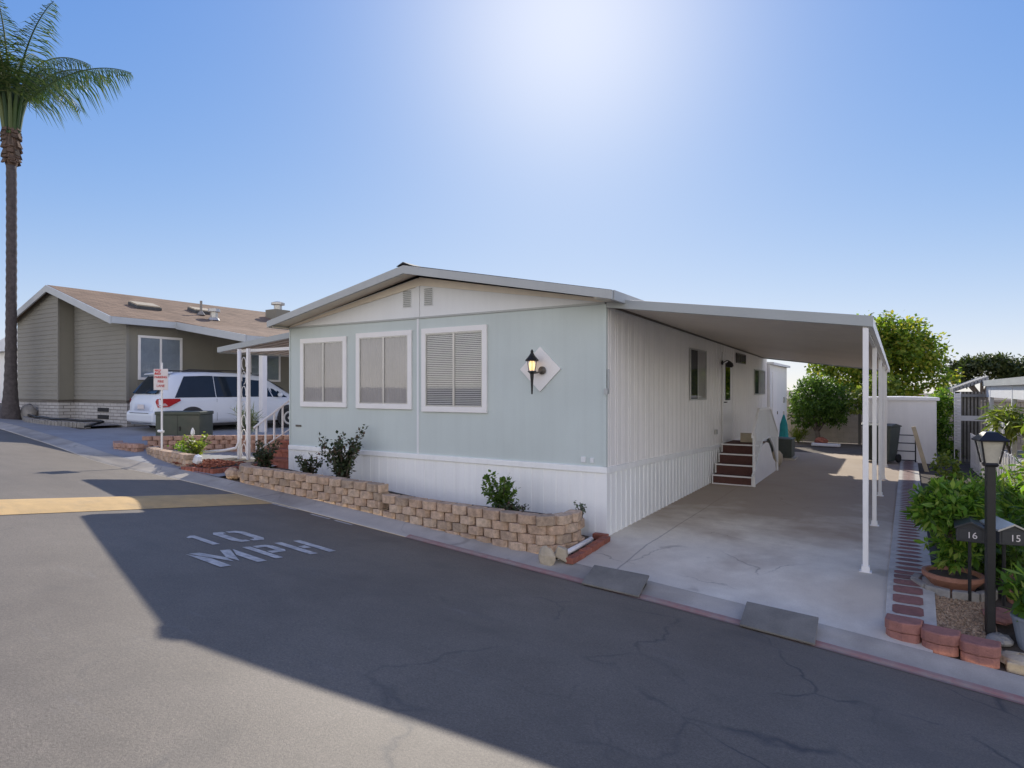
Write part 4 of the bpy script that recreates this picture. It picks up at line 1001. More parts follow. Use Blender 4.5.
low_wall('planter_wall', 'long reddish block wall at the back of the planter in front of the minivan', [(-10.95,-.40),(-10.4,.05),(-9.4,.87),(-8.5,1.5),(-7.8,1.9)], .97, 'pinktan', seed=5)
sheet('planting_bed', fr(-10.3,-7.3,10), lambda x: fr(max(-1.04,-.6-.2*(x+10.3)),.3,5), lambda x, y: .56, 'soil')
# red mulch and edging near the walkway
mb = MB(); r = random.Random(19)
for k in range(420):
    x, y = r.uniform(-8.6,-7.35), r.uniform(-1.05,-.25); mb.obox((x,y,.565+.03*r.random()),(.06,.025,.012),(r.uniform(-.5,.5),r.uniform(-.5,.5),r.uniform(0,3)),1,0)
tag(mb.build('bark_mulch', 'mulch'), 'red bark mulch at the walkway end of the left planter', 'mulch', kind='stuff')
mb = MB()
for k in range(9): mb.obox((-7.27,-.93+k*.1,.50),(.12,.088,.11),(0,0,0),1,.006,r)
for k in range(9): mb.obox((-8.05+k*.095,-1.10+.012*k,.50),(.088,.12,.11),(0,0,0),1,.006,r)
tag(mb.build('brick_edging', 'brick', bevel=.005), 'row of orange red bricks beside the sunlit walkway left of the home', 'brick edging')
mb = MB(); mb.rock((0,0,0),(.11,.09,.10),23); tag(mb.build('rock', 'gable', loc=(-8.05,-.86,.66)), 'white rock on the red mulch of the left planter', 'stone')
for k, (x, y, s_, lab) in enumerate(((-6.75,-1.0,.15,'brown rock at the left end of the long retaining wall'),(-6.95,-.85,.11,'smaller brown rock just left of the long retaining wall'))):
    mb = MB(); mb.rock((0,0,0),(s_,s_*.8,s_*.75),31+k); tag(mb.build('rock', 'block', loc=(x,y,lot_z(x,y)+s_*.5)), lab, 'stone')

# porch awning on the left of the home
pa = thing('porch_awning', 'small white corrugated porch awning on the left side of the blue home', 'awning')
def pz(x, y): return 3.10+(x+6.47)*.09
mb = MB(); y = .32; k = 0
while y < 4.2:
    a = .0 if k % 2 else -.03
    mb.hexa([(-9.1,y,pz(-9.1,0)+a),(-6.47,y,pz(-6.47,0)+a),(-6.47,y+.11,pz(-6.47,0)+a),(-9.1,y+.11,pz(-9.1,0)+a),(-9.1,y,pz(-9.1,0)+a+.02),(-6.47,y,pz(-6.47,0)+a+.02),(-6.47,y+.11,pz(-6.47,0)+a+.02),(-9.1,y+.11,pz(-9.1,0)+a+.02)]); y += .11; k += 1
mb.build('roof_panel', 'soffit', pa)
mb = MB(); mb.hexa([(-9.1,.32,pz(-9.1,0)+.021),(-6.47,.32,pz(-6.47,0)+.021),(-6.47,4.2,pz(-6.47,0)+.021),(-9.1,4.2,pz(-9.1,0)+.021),(-9.1,.32,pz(-9.1,0)+.03),(-6.47,.32,pz(-6.47,0)+.03),(-6.47,4.2,pz(-6.47,0)+.03),(-9.1,4.2,pz(-9.1,0)+.03)]); mb.build('roof_sheet', 'trimw', pa)
mb = MB()
mb.hexa([(-9.18,.27,pz(-9.18,0)-.04),(-6.47,.27,pz(-6.47,0)-.04),(-6.47,.315,pz(-6.47,0)-.04),(-9.18,.315,pz(-9.18,0)-.04),(-9.18,.27,pz(-9.18,0)+.07),(-6.47,.27,pz(-6.47,0)+.07),(-6.47,.315,pz(-6.47,0)+.07),(-9.18,.315,pz(-9.18,0)+.07)])
mb.box(-9.18,-9.12,.32,4.2,pz(-9.1,0)-.06,pz(-9.1,0)+.05); mb.build('fascia', 'fascia', pa)
mb = MB(); mb.box(-8.5,-6.5,.36,.42,2.80,2.86); mb.build('header', 'trimw', pa)
for (x, y) in ((-8.33,.22),(-8.03,.22),(-9.05,4.0)):
    mb = MB(); mb.box(x-.03,x+.03,y-.03,y+.03,.5,2.86); p_ = mb.build('post', 'trimw', pa)
mb = MB()
for k in range(7):
    z = .75+k*.3; pts = [(-8.18+.07*math.cos(t)*(1 if k % 2 else -1), .22, z+.13*math.sin(t)) for t in [i*math.pi/6 for i in range(-3, 8)]]; mb.tube(pts, .009, 5)
mb.build('scrollwork', 'trimw', pa)
dn = thing('downspout', 'white downspout bending along the ground from the porch post toward the planter', 'downspout')
mb = MB(); mb.tube([(-8.22,.15,2.80),(-8.22,.15,.95),(-8.26,.10,.80),(-8.52,-.0,.74),(-8.95,-.25,.70)], .03, 10); mb.build('pipe', 'trimw', dn, smooth=True)
# brick steps with railing
bs_ = thing('brick_steps', 'red brick steps with white metal railing at the left side of the blue home', 'steps')
mb = MB()
for k in range(3):
    for j in range(5): mb.box(-7.6+j*.22,-7.6+j*.22+.212,.1+k*.28,.1+k*.28+.275,.40,.5+.15*(k+1)-.055); mb.box(-7.61+j*.22,-7.61+j*.22+.214,.085+k*.28,.085+k*.28+.28,.5+.15*(k+1)-.05,.5+.15*(k+1))
mb.box(-7.6,-6.5,.94,2.2,.4,.95); mb.build('tread', 'brick', bs_, bevel=.004)
mb = MB(); A, B = Vector((-7.62,.12,1.28)), Vector((-7.62,.95,1.80)); A2, B2 = A-Vector((0,0,.52)), B-Vector((0,0,.62))
mb.tube([A-(B-A)*.08, B, B+Vector((0,1.1,.0))], .022, 6); mb.tube([A2, B2], .014, 6); mb.build('handrail', 'trimw', bs_)
mb = MB()
for k in range(5):
    p = A.lerp(B, k/4); mb.box(p.x-.014,p.x+.014,p.y-.014,p.y+.014,(A2.lerp(B2,k/4)).z if k not in (0,4) else .5+.1*k,p.z)
mb.build('baluster', 'trimw', bs_)
mb = MB(); mb.box(-7.64,-7.60,1.5,1.53,.95,1.8); mb.build('newel_post', 'trimw', bs_)

# no parking sign
sg_ = thing('parking_sign', 'small red and white no parking sign on a white pole in the left planter', 'sign', (-9.66,-.66,.52))
mb = MB(); mb.tube([(0,0,0),(0,0,2.05)], .021, 8); mb.build('pole', 'trimw', sg_)
sp = math.atan2(-.852, .5236)  # plate faces down the road, toward the right
RZ = Matrix.Rotation(R(31), 4, 'Z')
pl = MB(); pl.box(-.15,.15,-.005,.005,1.48,1.92); po = pl.build('sign_plate', 'signw', sg_, bevel=.004); po.location = (0,-.035,0); po.location.z = .0; po.rotation_euler = (0,0,R(31)); po.location = (.018,-.030,0)
pl = MB(); pl.box(-.13,.0,-.0075,-.0055,1.80,1.905); b_ = pl.build('symbol_panel', 'red', po)
Mx = lambda x, z: Matrix.Translation((x,-.0092,z))@Matrix.Rotation(R(90), 4, 'X')
text_mesh('lettering', 'NO', .085, 'signw', po, Mx(-.065,1.852), .002)
text_mesh('lettering', 'PARKING', .062, 'red', po, Mx(0,1.745), .002)
text_mesh('lettering', 'FIRE', .07, 'red', po, Mx(0,1.655), .001)
text_mesh('lettering', 'LANE', .07, 'red', po, Mx(0,1.565), .001)
mb = MB(); mb.tube([(-.09,-.02,.62),(.09,-.02,.62)], .028, 8); mb.build('pole_clamp', 'trimw', sg_)
mb = MB(); mb.tube([(0,0,0),(0,0,.55)], .012, 6); mb.lathe((0,0,.5), [(.02,0),(.04,.03),(.035,.1),(.008,.16)], 8); tag(mb.build('path_light', 'trimw', loc=(-9.15,-.3,.55)), 'small white garden stake light just right of the no parking sign', 'garden light')

# utility cabinet
ub = thing('utility_cabinet', 'dark olive green utility cabinet standing in front of the parked minivan', 'utility box', (-11.18,.71,.64), R(31.5))
mb = MB(); mb.box(-.52,.52,-.3,.35,0,.77); mb.build('body', 'greenbox', ub, bevel=.012)
mb = MB(); mb.box(-.535,.535,-.32,.37,.77,.85); mb.build('lid', 'greenbox', ub, bevel=.015)
mb = MB(); mb.box(-.004,.004,-.304,-.3,.03,.79); mb.box(.04,.07,-.32,-.3,.4,.5); mb.build('door_seam', 'black', ub)

# ------------------------------------------------------------------ shrubs and flowers
def shrub(name, label, base, h, rad, n, mat, seed, l=.06, w=.04, stems=7, cat='shrub', group=None, droop=.1):
    t = thing(name, label, cat, base, 0, group); r = random.Random(seed); b, c = MB(), MB()
    for k in range(stems):
        a = r.uniform(0,6.28); q = rad*r.uniform(.3,1); top_ = Vector((math.cos(a)*q, math.sin(a)*q, h*r.uniform(.6,1)))
        m1 = Vector((top_.x*.4, top_.y*.4, top_.z*.55)); pts = [Vector((0,0,-.03)), m1, top_]; b.tube(pts, [.012,.008,.003], 5)
        for j in range(n//stems):
            u = r.uniform(.22,1.03); p = (m1*(u/.55) if u < .55 else m1.lerp(top_, (u-.55)/.45))+rvec(r)*rad*.24*r.random()**.6
            c.leaf(p, (rvec(r)+Vector((0,0,.25-droop))).normalized(), (rvec(r)*.6+Vector((0,0,1))).normalized(), l*r.uniform(.6,1.2), w*r.uniform(.7,1.2))
    b.build('stem', 'bark', t); c.build('foliage', mat, t); return t
shrub('rose_bush', 'tallest dark leafed rose bush against the white skirting left of centre', (-4.5,-.5,.36), .98, .38, 1400, 'leafshrub', 3, .075, .05, 13)
shrub('rose_bush', 'small bushy rose under the wide blank part of the blue wall', (-1.32,-.52,.25), .56, .30, 1000, 'leafdark', 5, .07, .045, 9)
shrub('rose_bush', 'dark bush at the left end of the retaining wall beside the brick steps', (-6.35,-.6,.47), .58, .32, 1000, 'leafshrub', 7, .07, .045, 10)
shrub('rose_bush', 'low grey green bush between the two taller bushes near the home corner', (-5.35,-.5,.42), .42, .28, 560, 'leafshrub', 9, .07, .045, 8)
shrub('ground_plant', 'low dark plant at the foot of the small rose near the retaining wall top', (-1.0,-.75,.36), .14, .24, 300, 'leafshrub', 15, .05, .035, 8, 'plant')
shrub('ground_plant', 'small wiry weed behind the right end of the retaining wall', (-.2,-.35,.30), .22, .10, 120, 'leafgrey', 17, .045, .03, 5, 'plant')
shrub('flower_plant', 'yellow green leafy plant in the left planter above the white rock', (-8.75,-.45,.6), .50, .34, 420, 'leaflime', 19, .09, .055, 9, 'plant')
shrub('flower_plant', 'darker low plant left of the yellow green one in the left planter', (-9.3,-.25,.6), .3, .42, 500, 'leafbright', 23, .07, .045, 9, 'plant')
shrub('grass_clump', 'pale grey green grassy clump at the back of the planter beside the minivan wheel', (-10.25,1.75,.75), .8, .3, 420, 'leafgrey', 25, .3, .02, 10, 'plant', droop=-.6)

# ------------------------------------------------------------------ right side garden
lp = thing('lamp_post', 'black square garden lamp post with lantern head beside the mailboxes', 'lamp post', (4.04,-.93,lot_z(4.02,-.93)-.05), R(10))
LB = lot_z(4.02,-.93)-.05
def Zl(z): return z-LB
mb = MB(); mb.box(-.033,.033,-.033,.033,0,Zl(1.335)); mb.build('post', 'black', lp, bevel=.006)
mb = MB(); zc = Zl(1.345)
mb.lathe((0,0,zc), [(.06,-.02),(.07,0),(.055,.02)], 4)
for k in range(4):
    t = math.pi/4+k*math.pi/2; a = (.075*math.cos(t), .075*math.sin(t)); b = (.122*math.cos(t), .122*math.sin(t))
    mb.tube([(a[0],a[1],zc+.01),(b[0],b[1],zc+.215)], .008, 5)
mb.build('frame', 'black', lp)
mb = MB(); mb.lathe((0,0,zc), [(.062,.015),(.11,.21)], 4); mb.build('lamp_glass', 'lens', lp)
mb = MB(); mb.lathe((0,0,zc), [(.152,.205),(.156,.216),(.075,.275),(.06,.285),(.02,.29)], 4); mb.build('cap', 'black', lp)
mb = MB(); mb.rock((0,0,zc+.09),(.035,.035,.045),2); mb.build('bulb', 'lens', lp, smooth=True)
def mailbox(label, x, y, z, rz, num, tilt=0, roofm='blackbox'):
    t = thing('mailbox', label, 'mailbox', (x,y,z), rz)
    mb = MB(); w, h = .108, .125; mb.prism([(-w,0),(w,0),(w,h),(0,h+.055),(-w,h)], 'y', -.02, .36); mb.build('body', 'blackbox', t, bevel=.006)
    mb = MB(); mb.prism([(-w-.015,h-.004),(-w-.015,h+.012),(0,h+.072),(w+.015,h+.012),(w+.015,h-.004),(0,h+.056)], 'y', -.045, .37); mb.build('roof', roofm, t)
    mb = MB(); mb.box(-w+.02,w-.02,-.026,-.021,.02,h); mb.build('door', 'blackbox', t, bevel=.003)
    text_mesh('number', num, .085, 'signw', t, Matrix.Translation((.01,-.032,.065))@Matrix.Rotation(R(90), 4, 'X'), .0)
    mb = MB(); mb.tube([(.0,.17,-.005),(.0,.17,-.08),(0,.17,-.6)], .016, 6); mb.build('stem', 'black', t)
mailbox('charcoal mailbox numbered 16 on the left of the black lamp post', 3.93,-.60,.575, R(-3), '16')
mailbox('charcoal mailbox numbered 15 on the right of the black lamp post', 4.225,-.70,.605, R(14), '15', roofm='alu')
# gravel bed
sheet('gravel_bed', fr(3.62,4.1,4), lambda x: fr(-1.22,-.15,5), lot_z, 'gravel', .02)
mb = MB(); r = random.Random(2)
for k in range(2600):
    x, y = r.uniform(3.60,4.02), r.uniform(-1.2,-.45); s_ = r.uniform(.008,.017); mb.obox((x,y,lot_z(x,y)+.026),(s_*1.5,s_,s_),(r.uniform(-1,1),r.uniform(-1,1),r.uniform(0,3)),.7,.002,r)
tag(mb.build('gravel', 'gravel'), 'tan pebbles covering the bed behind the pink blocks', 'gravel', kind='stuff')
# ring and terracotta pot with bush
mb = MB(); px_, py_ = 3.83,-.10; zz = lot_z(px_,py_)
for k in range(7):
    a = R(150)+R(230)*k/6; b = R(150)+R(230)*(k+.94)/6; P = []
    for z in (zz-.03, zz+.075):
        for rr_, an in ((.37,a),(.37,b),(.29,b),(.29,a)): P.append((px_+rr_*math.cos(an), py_+rr_*math.sin(an), z))
    mb.hexa(P)
tag(mb.build('stone_ring', 'stone', bevel=.012), 'curved grey stone edging ring around the terracotta pot', 'garden edging')
pt = thing('plant_pot', 'wide terracotta pot holding a bushy green plant beside the brick path', 'plant pot', (px_,py_,zz))
mb = MB(); mb.lathe((0,0,0), [(.17,0),(.20,.06),(.24,.10),(.265,.13),(.265,.17),(.235,.17),(.22,.13)], 28); mb.build('pot', 'terra', pt, smooth=False, bevel=0)
mb = MB(); mb.lathe((0,0,0), [(.22,.12),(.22,.135),(.0,.14)], 20); mb.build('potting_soil', 'soil', pt)
bt = tree('potted_bush', 'bright green broad leafed bush growing in the terracotta pot', 'plant', (px_-.02,py_+.02,zz+.12), .45, .028,
     [((-.02,0,.72),(.29,.32,.22)),((-.18,0,.60),(.17,.25,.16)),((.15,.05,.76),(.2,.25,.17)),((.0,-.05,.30),(.20,.2,.2))], 2600, .11, .04, 'leafbright', 61, .2, 9, .10)
# more pots and plants
def pot(label, x, y, rad, h, mat, plant, pm_, seed, pl_=.1, pw=.04, ph=.5):
    z = lot_z(x,y); t = thing('plant_pot', label, 'plant pot', (x,y,z))
    mb = MB(); mb.lathe((0,0,0), [(rad*.7,0),(rad*.9,h*.6),(rad,h*.9),(rad*1.06,h*.92),(rad*1.06,h),(rad*.9,h),(rad*.88,h*.9)], 22); mb.build('pot', mat, t)
    shrub('potted_plant', plant, (x,y,z+h*.9), ph, rad*1.7, 260, pm_, seed, pl_, pw, 8, 'plant')
pot('blue grey glazed pot cut by the right edge of the photo', 4.33,-.98,.15,.28,'bluepot','leafy green plant in the blue grey pot at the right edge','leafbright',71,.16,.05,.45)
pot('small red clay pot behind mailbox fifteen'.replace('fifteen','15'), 4.35,-.2,.14,.24,'terra','low dark leaved plant in the small red pot behind the mailboxes','leafdark',73,.1,.05,.4)
pot('dark clay pot further back between the lamp post and white slat fence', 4.5,1.5,.17,.25,'terra','tall strappy green plant in the dark clay pot','leafbright',75,.32,.03,.7)
for k, (x, y, sx, sy, lab) in enumerate(((4.14,-.62,.13,.2,'pinkish flat stepping stone right of the lamp post'),(4.2,-1.22,.16,.14,'pale cut paving stone in the bottom right corner'),(4.10,-.98,.10,.12,'grey flat stone at the foot of the black lamp post'))):
    mb = MB(); mb.rock((0,0,0),(sx,sy,.05),81+k,6,9); tag(mb.build('flat_stone', ['pinkblock','flag','stone'][k], loc=(x,y,lot_z(x,y)+.03)), lab, 'stone')
mb = MB(); mb.box(4.10,4.5,-1.36,-1.2,lot_z(4.3,-1.3)-.05,lot_z(4.3,-1.3)+.06); tag(mb.build('edging_block', 'flag', bevel=.015), 'pale tan edging block at the right edge beside the kerb', 'garden block')
tree('garden_shrub', 'pale leafy shrub with light flowers right of the end of the brick path', 'shrub', (4.25,6.4,0), .3, .02, [((0,0,.55),(.25,.3,.25)),((-.05,0,.25),(.3,.35,.2))], 900, .08, .05, 'leaflime', 91)
tree('garden_shrub', 'low dense green groundcover shrub behind the potted bush', 'shrub', (4.25,3.2,0), .15, .02, [((0,0,.3),(.4,1.2,.3)),((.3,.8,.4),(.3,1.0,.3))], 2600, .09, .045, 'leafbright', 93)
tree('garden_shrub', 'dark shrub in the shade between the terracotta pot and lamp post', 'shrub', (4.2,.6,0), .15, .02, [((0,0,.35),(.35,.5,.35)),((.35,-.2,.25),(.25,.5,.25))], 2400, .09, .05, 'leafdark', 95)
tree('garden_shrub', 'tall sunlit yellow green shrub at the right edge beside the lamp post', 'shrub', (5.0,1.75,-.1), .5, .03, [((0,0,.95),(.4,.9,.45)),((.1,.6,1.4),(.3,.8,.3)),((.05,-.9,.75),(.4,.5,.5)),((-.25,.9,.5),(.3,.8,.4))], 4200, .15, .04, 'leaflime', 97, .4)
tree('garden_shrub', 'dense mid green shrub filling the garden right of the lamp post', 'shrub', (4.72,.9,0), .3, .02, [((0,0,.55),(.28,.6,.4)),((.05,.6,.85),(.25,.5,.3))], 2200, .10, .045, 'leafbright', 131)
tree('garden_shrub', 'darker broad leaved shrub below the white porch roof', 'shrub', (6.0,5.4,-.1), .8, .04, [((0,0,1.3),(.45,1.3,.5)),((-.1,1.5,1.6),(.4,1.0,.35))], 3200, .15, .07, 'leafdark', 99)
tree('arching_plant', 'arching bright green fern like plant under the white porch fascia', 'plant', (5.45,9.0,-.1), .9, .03, [((-.05,.6,1.6),(.22,.6,.14)),((.0,.2,1.4),(.2,.5,.2))], 600, .3, .045, 'leaflime', 101, .7)

# right neighbour: low white house with porch roof
rn = thing('right_house', 'low house with white porch roof and dark shaded porch at the right edge', 'house')
mb = MB(); mb.box(7.6,12.5,1.0,15.0,-.4,2.35); mb.build('wall', 'khaki2', rn)
mb = MB(); mb.hexa([(5.62,1.5,2.16),(12.8,1.5,2.7),(12.8,14.5,2.7),(5.62,14.5,2.16),(5.62,1.5,2.24),(12.8,1.5,2.78),(12.8,14.5,2.78),(5.62,14.5,2.24)]); r_ = mb.build('roof', 'white', rn)
mb = MB(); mb.box(5.56,5.61,1.5,14.55,2.11,2.27); mb.build('fascia', 'barge', r_)
mb = MB(); mb.box(5.64,5.69,1.5,14.5,1.80,2.12); mb.build('valance', 'gable', r_)
mb = MB(); mb.box(7.45,7.55,1.6,14.3,-.2,2.2); mb.build('shade_panel', 'bronze', rn)  # dark panel before the wall, porch shade put into its colour
for y in (3,6.5,10,13.6):
    mb = MB(); mb.box(5.63,5.72,y-.05,y+.05,-.3,2.1); mb.build('porch_post', 'gable', rn)
mb = MB(); mb.box(5.6,7.6,1.6,14.4,-.3,.3); mb.build('porch_floor', 'curb', rn)
# lean-to at the far end
ln = thing('lean_to', 'weathered grey lean to with corrugated roof and vertical slats beyond the porch', 'lean-to')
mb = MB()
for k in range(10):
    a, b = 4.86+.085*k, 4.86+.085*(k+1); mb.hexa([(a,14.4,1.93+.036*k),(b-.02,14.4,1.93+.036*k+.03),(b-.02,17,1.93+.036*k+.03),(a,17,1.93+.036*k),(a,14.4,2.05+.036*k),(b-.02,14.4,2.05+.036*k+.03),(b-.02,17,2.05+.036*k+.03),(a,17,2.05+.036*k)])
mb.box(4.9,5.65,14.42,14.47,1.80,1.88); mb.build('roof', 'roofgrey', ln)
mb = MB()
for k in range(8): mb.box(5.05+k*.085,5.05+k*.085+.045,14.5,14.54,-.2,1.95)
mb.build('slat', 'stone', ln)
mb = MB(); mb.box(4.98,5.04,14.5,14.56,-.2,1.9); mb.box(5.0,5.66,14.49,14.51,1.1,1.25); mb.build('frame', 'trimw', ln)
mb = MB(); mb.box(4.95,5.6,15.5,15.55,-.2,1.95); mb.build('back_panel', 'bronze', ln)
# white slat fence in the right garden
fn = thing('slat_fence', 'white vertical slat fence along the right garden behind the lamp post', 'fence')
mb = MB(); y = 5.2
while y < 12.6: mb.box(5.10,5.12,y,y+.06,-.15,.86); y += .30
mb.build('slat', 'trimw', fn)
mb = MB(); mb.box(5.125,5.15,5.2,12.6,.05,.10); mb.box(5.125,5.15,5.2,12.6,.76,.82); mb.build('rail', 'trimw', fn)
mb = MB()
for k in range(3): mb.hexa([(5.3,11.2,1.35-.14*k),(5.33,11.2,1.35-.14*k),(5.33,8.6,1.22-.14*k),(5.3,8.6,1.22-.14*k),(5.3,11.2,1.43-.14*k),(5.33,11.2,1.43-.14*k),(5.33,8.6,1.30-.14*k),(5.3,8.6,1.30-.14*k)])
tag(mb.build('louvre_boards', 'trimw'), 'three white slanted boards below the porch fascia on the right', 'boards')
mb = MB()
for k in range(16): mb.obox((4.93,13.9,.35+k*.1),(.15,.03,.09),(R(25),0,0))
mb.box(4.85,4.87,13.88,13.92,-.1,1.95); mb.box(4.99,5.01,13.88,13.92,-.1,1.95); tag(mb.build('louvre_shutter', 'trimw'), 'narrow upright white louvred shutter left of the grey lean to', 'shutter')

# white fence panel / shed at end of the path
wf = thing('metal_shed', 'white ribbed metal garden shed behind the carport posts at the end of the path', 'shed', (0,0,0))
mb = MB(); x = 2.72; k = 0
while x < 4.36: mb.box(x, x+.055, 12.6+(.008 if k % 2 else 0), 12.65, -.06, 1.73); x += .055; k += 1
mb.box(2.74,4.36,12.66,15.0,-.06,1.73); mb.build('wall', 'white', wf)
mb = MB(); mb.prism([(2.66,1.73),(4.44,1.73),(4.44,1.79),(3.55,1.81),(2.66,1.79)], 'y', 12.62, 15.05); mb.box(2.66,4.44,12.56,12.61,1.71,1.79); mb.build('roof', 'white', wf)
# trash bins
def bin_(label, x, y, mat, rz, h=1.0):
    t = thing('trash_bin', label, 'trash bin', (x,y,.02), rz)
    mb = MB(); mb.hexa([(-.2,-.2,.05),(.2,-.2,.05),(.2,.2,.05),(-.2,.2,.05),(-.27,-.27,h),(.27,-.27,h),(.27,.3,h),(-.27,.3,h)]); mb.build('body', mat, t, bevel=.02)
    mb = MB(); mb.prism([(-.3,h),(.32,h),(.32,h+.03),(.0,h+.09),(-.3,h+.04)], 'x', -.29, .29); mb.build('lid', mat, t, bevel=.01)
    mb = MB(); mb.tube([(-.2,.34,h-.02),(.2,.34,h-.02)], .02, 6); mb.build('handle', 'black', t)
    for s_ in (-.24,.24):
        mb = MB(); mb.lathe((s_,.22,.12), [(.11,-.03),(.12,0),(.11,.03)], 16, (0,R(90),0)); mb.build('wheel', 'rubber', t)
bin_('dark green wheeled trash bin behind the last carport post', 3.17,11.9,'acgreen',R(-25),.98)
bin_('black wheeled trash bin beside the dark green bin', 2.90,12.15,'bin',R(0),.98)
mb = MB(); mb.obox((0,0,.5),(.09,.12,1.2),(R(0),R(-14),0)); tag(mb.build('leaning_plank', 'beige', loc=(3.93,10.6,0)), 'beige plank leaning beside the end of the brick path', 'plank')
hd = thing('hand_truck', 'black tubular frame hand cart standing against the white metal shed', 'cart', (3.62,12.3,.02))
mb = MB()
for s_ in (-.26,.26): mb.tube([(s_,0,0),(s_,.02,.75)], .018, 6)
for z in (.05,.3,.52,.74): mb.tube([(-.26,.01,z),(.26,.01,z)], .015, 6)
mb.build('frame', 'black', hd)
for s_ in (-.3,):
    mb = MB(); mb.lathe((s_,-.06,.13),[(.12,-.03),(.13,0),(.12,.03)],16,(0,R(90),0)); mb.build('wheel','rubber',hd)

# AC unit, folded umbrella
ac = thing('air_conditioner', 'dark green air conditioning condenser on a pad beside the white storage shed', 'air conditioner', (.56,11.7,0))
mb = MB(); mb.box(-.42,.42,-.4,.4,.0,.05); mb.build('pad', 'curb', ac)
mb = MB(); mb.box(-.33,.33,-.33,.33,.06,.56)
for k in range(11): mb.box(-.345,.345,-.345,-.332,.09+k*.042,.105+k*.042); mb.box(.332,.345,-.345,.345,.09+k*.042,.105+k*.042)
mb.build('casing', 'acgreen', ac, bevel=.01)
mb = MB(); mb.box(-.36,.36,-.36,.36,.56,.60); mb.lathe((0,0,.60), [(.28,0),(.28,.01),(.05,.03)], 20); mb.build('top_grille', 'acgreen', ac, bevel=.006)
tb = thing('folded_umbrella', 'folded teal garden umbrella standing behind the air conditioner', 'umbrella', (.52,12.6,0))
mb = MB(); mb.tube([(0,0,0),(.0,0,1.35)], .02, 8); mb.build('pole', 'alu', tb)
mb = MB(); mb.lathe((0,0,0), [(.10,.25),(.15,.45),(.12,.75),(.11,.95),(.05,1.15),(.02,1.25)], 9); mb.build('canopy', 'teal', tb)
mb = MB(); mb.rock((0,0,0),(.16,.25,.22),6,6,9); tag(mb.build('storage_bag', 'beige', loc=(.75,9.6,.2), smooth=True), 'pale sack on the ground between the entry steps and the air conditioner', 'bag')
# block wall at the back and brown bed
bw = thing('block_wall', 'tan concrete block wall behind the trees at the end of the driveway', 'wall')
mb = MB(); r = random.Random(44)
for c in range(8):
    x = -4.0+(.2 if c % 2 else 0)
    while x < 7.4: mb.box(x,x+.392,18.55+r.uniform(-.003,.003),18.7,.0+c*.2,.0+c*.2+.193); x += .4
mb.build('block_course', 'wallblock', bw)
mb = MB(); mb.box(-4,7.6,18.5,18.72,1.6,1.66); mb.build('cap_course', 'wallblock', bw)
for x in (2.3,): mb = MB(); mb.box(x,x+.09,17.9,17.99,0,1.2); tag(mb.build('wooden_post', 'bronze'), 'dark wooden post in front of the tan block wall', 'post')
mb = MB(); mb.obox((1.35,16.6,.06),(.9,.22,.09),(0,0,-.12)); tag(mb.build('white_board', 'trimw', bevel=.01), 'white board lying on the bed at the end of the driveway', 'board')
mb = MB(); mb.rock((0,0,0),(.22,.18,.14),14); tag(mb.build('rock', 'brick', loc=(1.15,17.1,.15)), 'dark reddish rock behind the white board near the dark tree', 'stone')
shrub('grass_clump', 'bright yellow green grass tuft at the foot of the dark tree', (.3,17.9,0), .45, .4, 420, 'leaflime', 121, .25, .03, 10, 'plant', droop=-.4)

# ------------------------------------------------------------------ sky, sun, camera
EL_, AZ = R(32), R(31.576-5.5)   # sun is AZ degrees left of +y
w = bpy.data.worlds.new('World'); sc.world = w; w.use_nodes = True; nt = w.node_tree; nt.nodes.clear()
sk = nt.nodes.new('ShaderNodeTexSky'); sk.sky_type = 'NISHITA'; sk.sun_disc = False; sk.sun_elevation = EL_; sk.sun_rotation = -AZ
sk.air_density = 1.0; sk.dust_density = .5; sk.ozone_density = 3.0; sk.altitude = 50
bg = nt.nodes.new('ShaderNodeBackground'); bg.inputs['Strength'].default_value = .15
o_ = nt.nodes.new('ShaderNodeOutputWorld'); 
hs = nt.nodes.new('ShaderNodeHueSaturation'); hs.inputs['Saturation'].default_value = 1.15; hs.inputs['Value'].default_value = 1.0; nt.links.new(sk.outputs[0], hs.inputs['Color'])
def vm(op, a, b):
    n = nt.nodes.new('ShaderNodeVectorMath'); n.operation = op
    for s_, v in zip(n.inputs, (a, b)):
        if isinstance(v, bpy.types.NodeSocket): nt.links.new(v, s_)
        else: s_.default_value = v
    return n.outputs[0]
SKY_FILL = (10.6,9.1,6.7)  # colour of the added fill glow opposite the sun
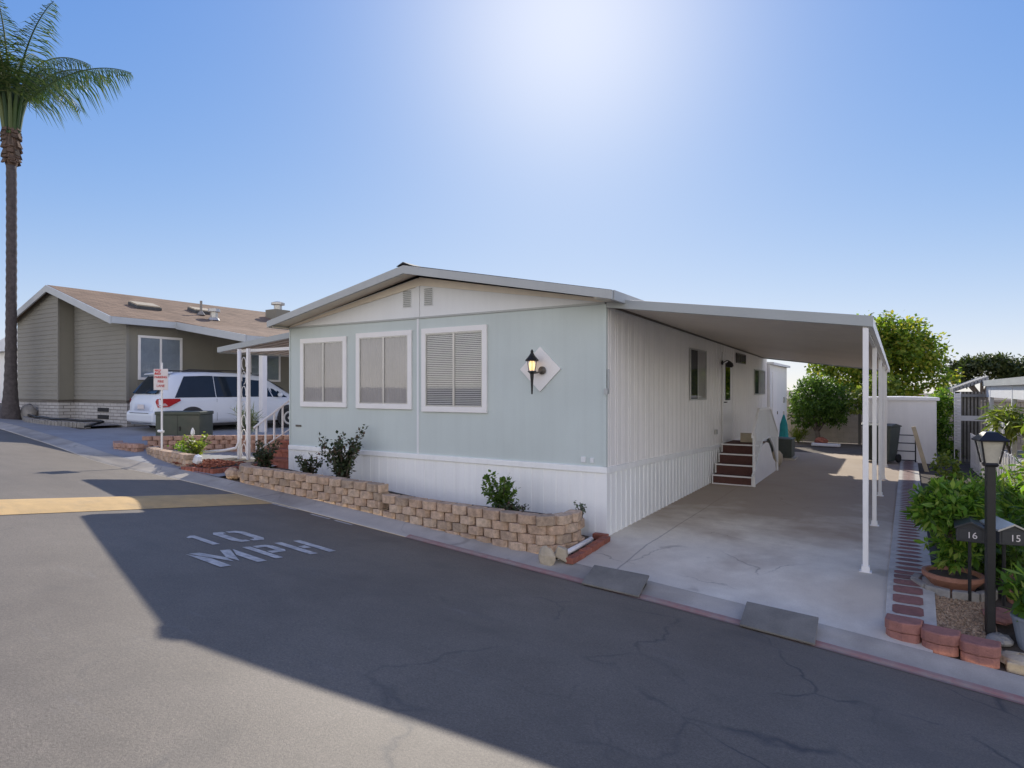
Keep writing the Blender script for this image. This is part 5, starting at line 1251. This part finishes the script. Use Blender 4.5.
# soft shoulder of the sky, as a camera film has: c*g / (1 + c*g/m)
g_ = vm('MULTIPLY', hs.outputs[0], (.91,1.32,3.4))
g2 = vm('DIVIDE', g_, vm('ADD', vm('MULTIPLY', g_, (.200,.165,.140)), (1,1,1)))
tc_ = nt.nodes.new('ShaderNodeTexCoord'); dx_ = sepxyz(nt, tc_.outputs['Generated'])
up_ = math_n(nt, 'MAXIMUM', dx_[2], 0.0)
inv_ = math_n(nt, 'SUBTRACT', 1.0, up_)
hz_ = math_n(nt, 'POWER', inv_, 6.0)                       # pale haze along the horizon
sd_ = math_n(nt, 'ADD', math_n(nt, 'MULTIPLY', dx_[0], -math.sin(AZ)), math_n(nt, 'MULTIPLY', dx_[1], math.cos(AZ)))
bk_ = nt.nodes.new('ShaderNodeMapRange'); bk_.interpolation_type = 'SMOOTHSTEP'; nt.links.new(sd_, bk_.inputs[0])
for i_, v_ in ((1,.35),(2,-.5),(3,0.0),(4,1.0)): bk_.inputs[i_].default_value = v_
fill_ = math_n(nt, 'MULTIPLY', bk_.outputs[0], math_n(nt, 'POWER', inv_, 1.3))   # added out-of-view glow opposite the sun, lifts the shaded walls
def scaled(f, c):
    n = nt.nodes.new('ShaderNodeVectorMath'); n.operation = 'SCALE'; n.inputs[0].default_value = c; nt.links.new(f, n.inputs['Scale']); return n.outputs[0]
dt_ = nt.nodes.new('ShaderNodeVectorMath'); dt_.operation = 'DOT_PRODUCT'; nt.links.new(tc_.outputs['Generated'], dt_.inputs[0]); dt_.inputs[1].default_value = (-math.sin(AZ)*math.cos(EL_), math.cos(AZ)*math.cos(EL_), math.sin(EL_))
au_ = math_n(nt, 'POWER', math_n(nt, 'MAXIMUM', dt_.outputs['Value'], 0.0), 55.0)   # aureole of haze round the sun
g2 = vm('ADD', g2, scaled(au_, (2.0,1.5,.8)))
tot = vm('ADD', vm('ADD', g2, scaled(hz_, (2.9,2.1,.7))), scaled(fill_, SKY_FILL))
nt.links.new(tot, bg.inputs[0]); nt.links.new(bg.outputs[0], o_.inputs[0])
sun = bpy.data.lights.new('sun', 'SUN'); sun.energy = 5; sun.angle = R(.53); sun.color = (1,.93,.82)
so = bpy.data.objects.new('sun', sun); COL.objects.link(so)
dv = Vector((math.sin(AZ)*math.cos(EL_), -math.cos(AZ)*math.cos(EL_), -math.sin(EL_)))
so.rotation_euler = dv.to_track_quat('-Z', 'Y').to_euler()
cam = bpy.data.cameras.new('camera'); co_ = bpy.data.objects.new('camera', cam); COL.objects.link(co_); sc.camera = co_
cam.sensor_width = 36; cam.lens = 615/1024*36; cam.shift_y = 6/1024; cam.clip_end = 3000
co_.location = (3.2865,-7.7682,2.0); co_.rotation_euler = (R(90), 0, R(31.576))
sc.view_settings.view_transform = 'Standard'; sc.view_settings.look = 'None'; sc.view_settings.exposure = 0
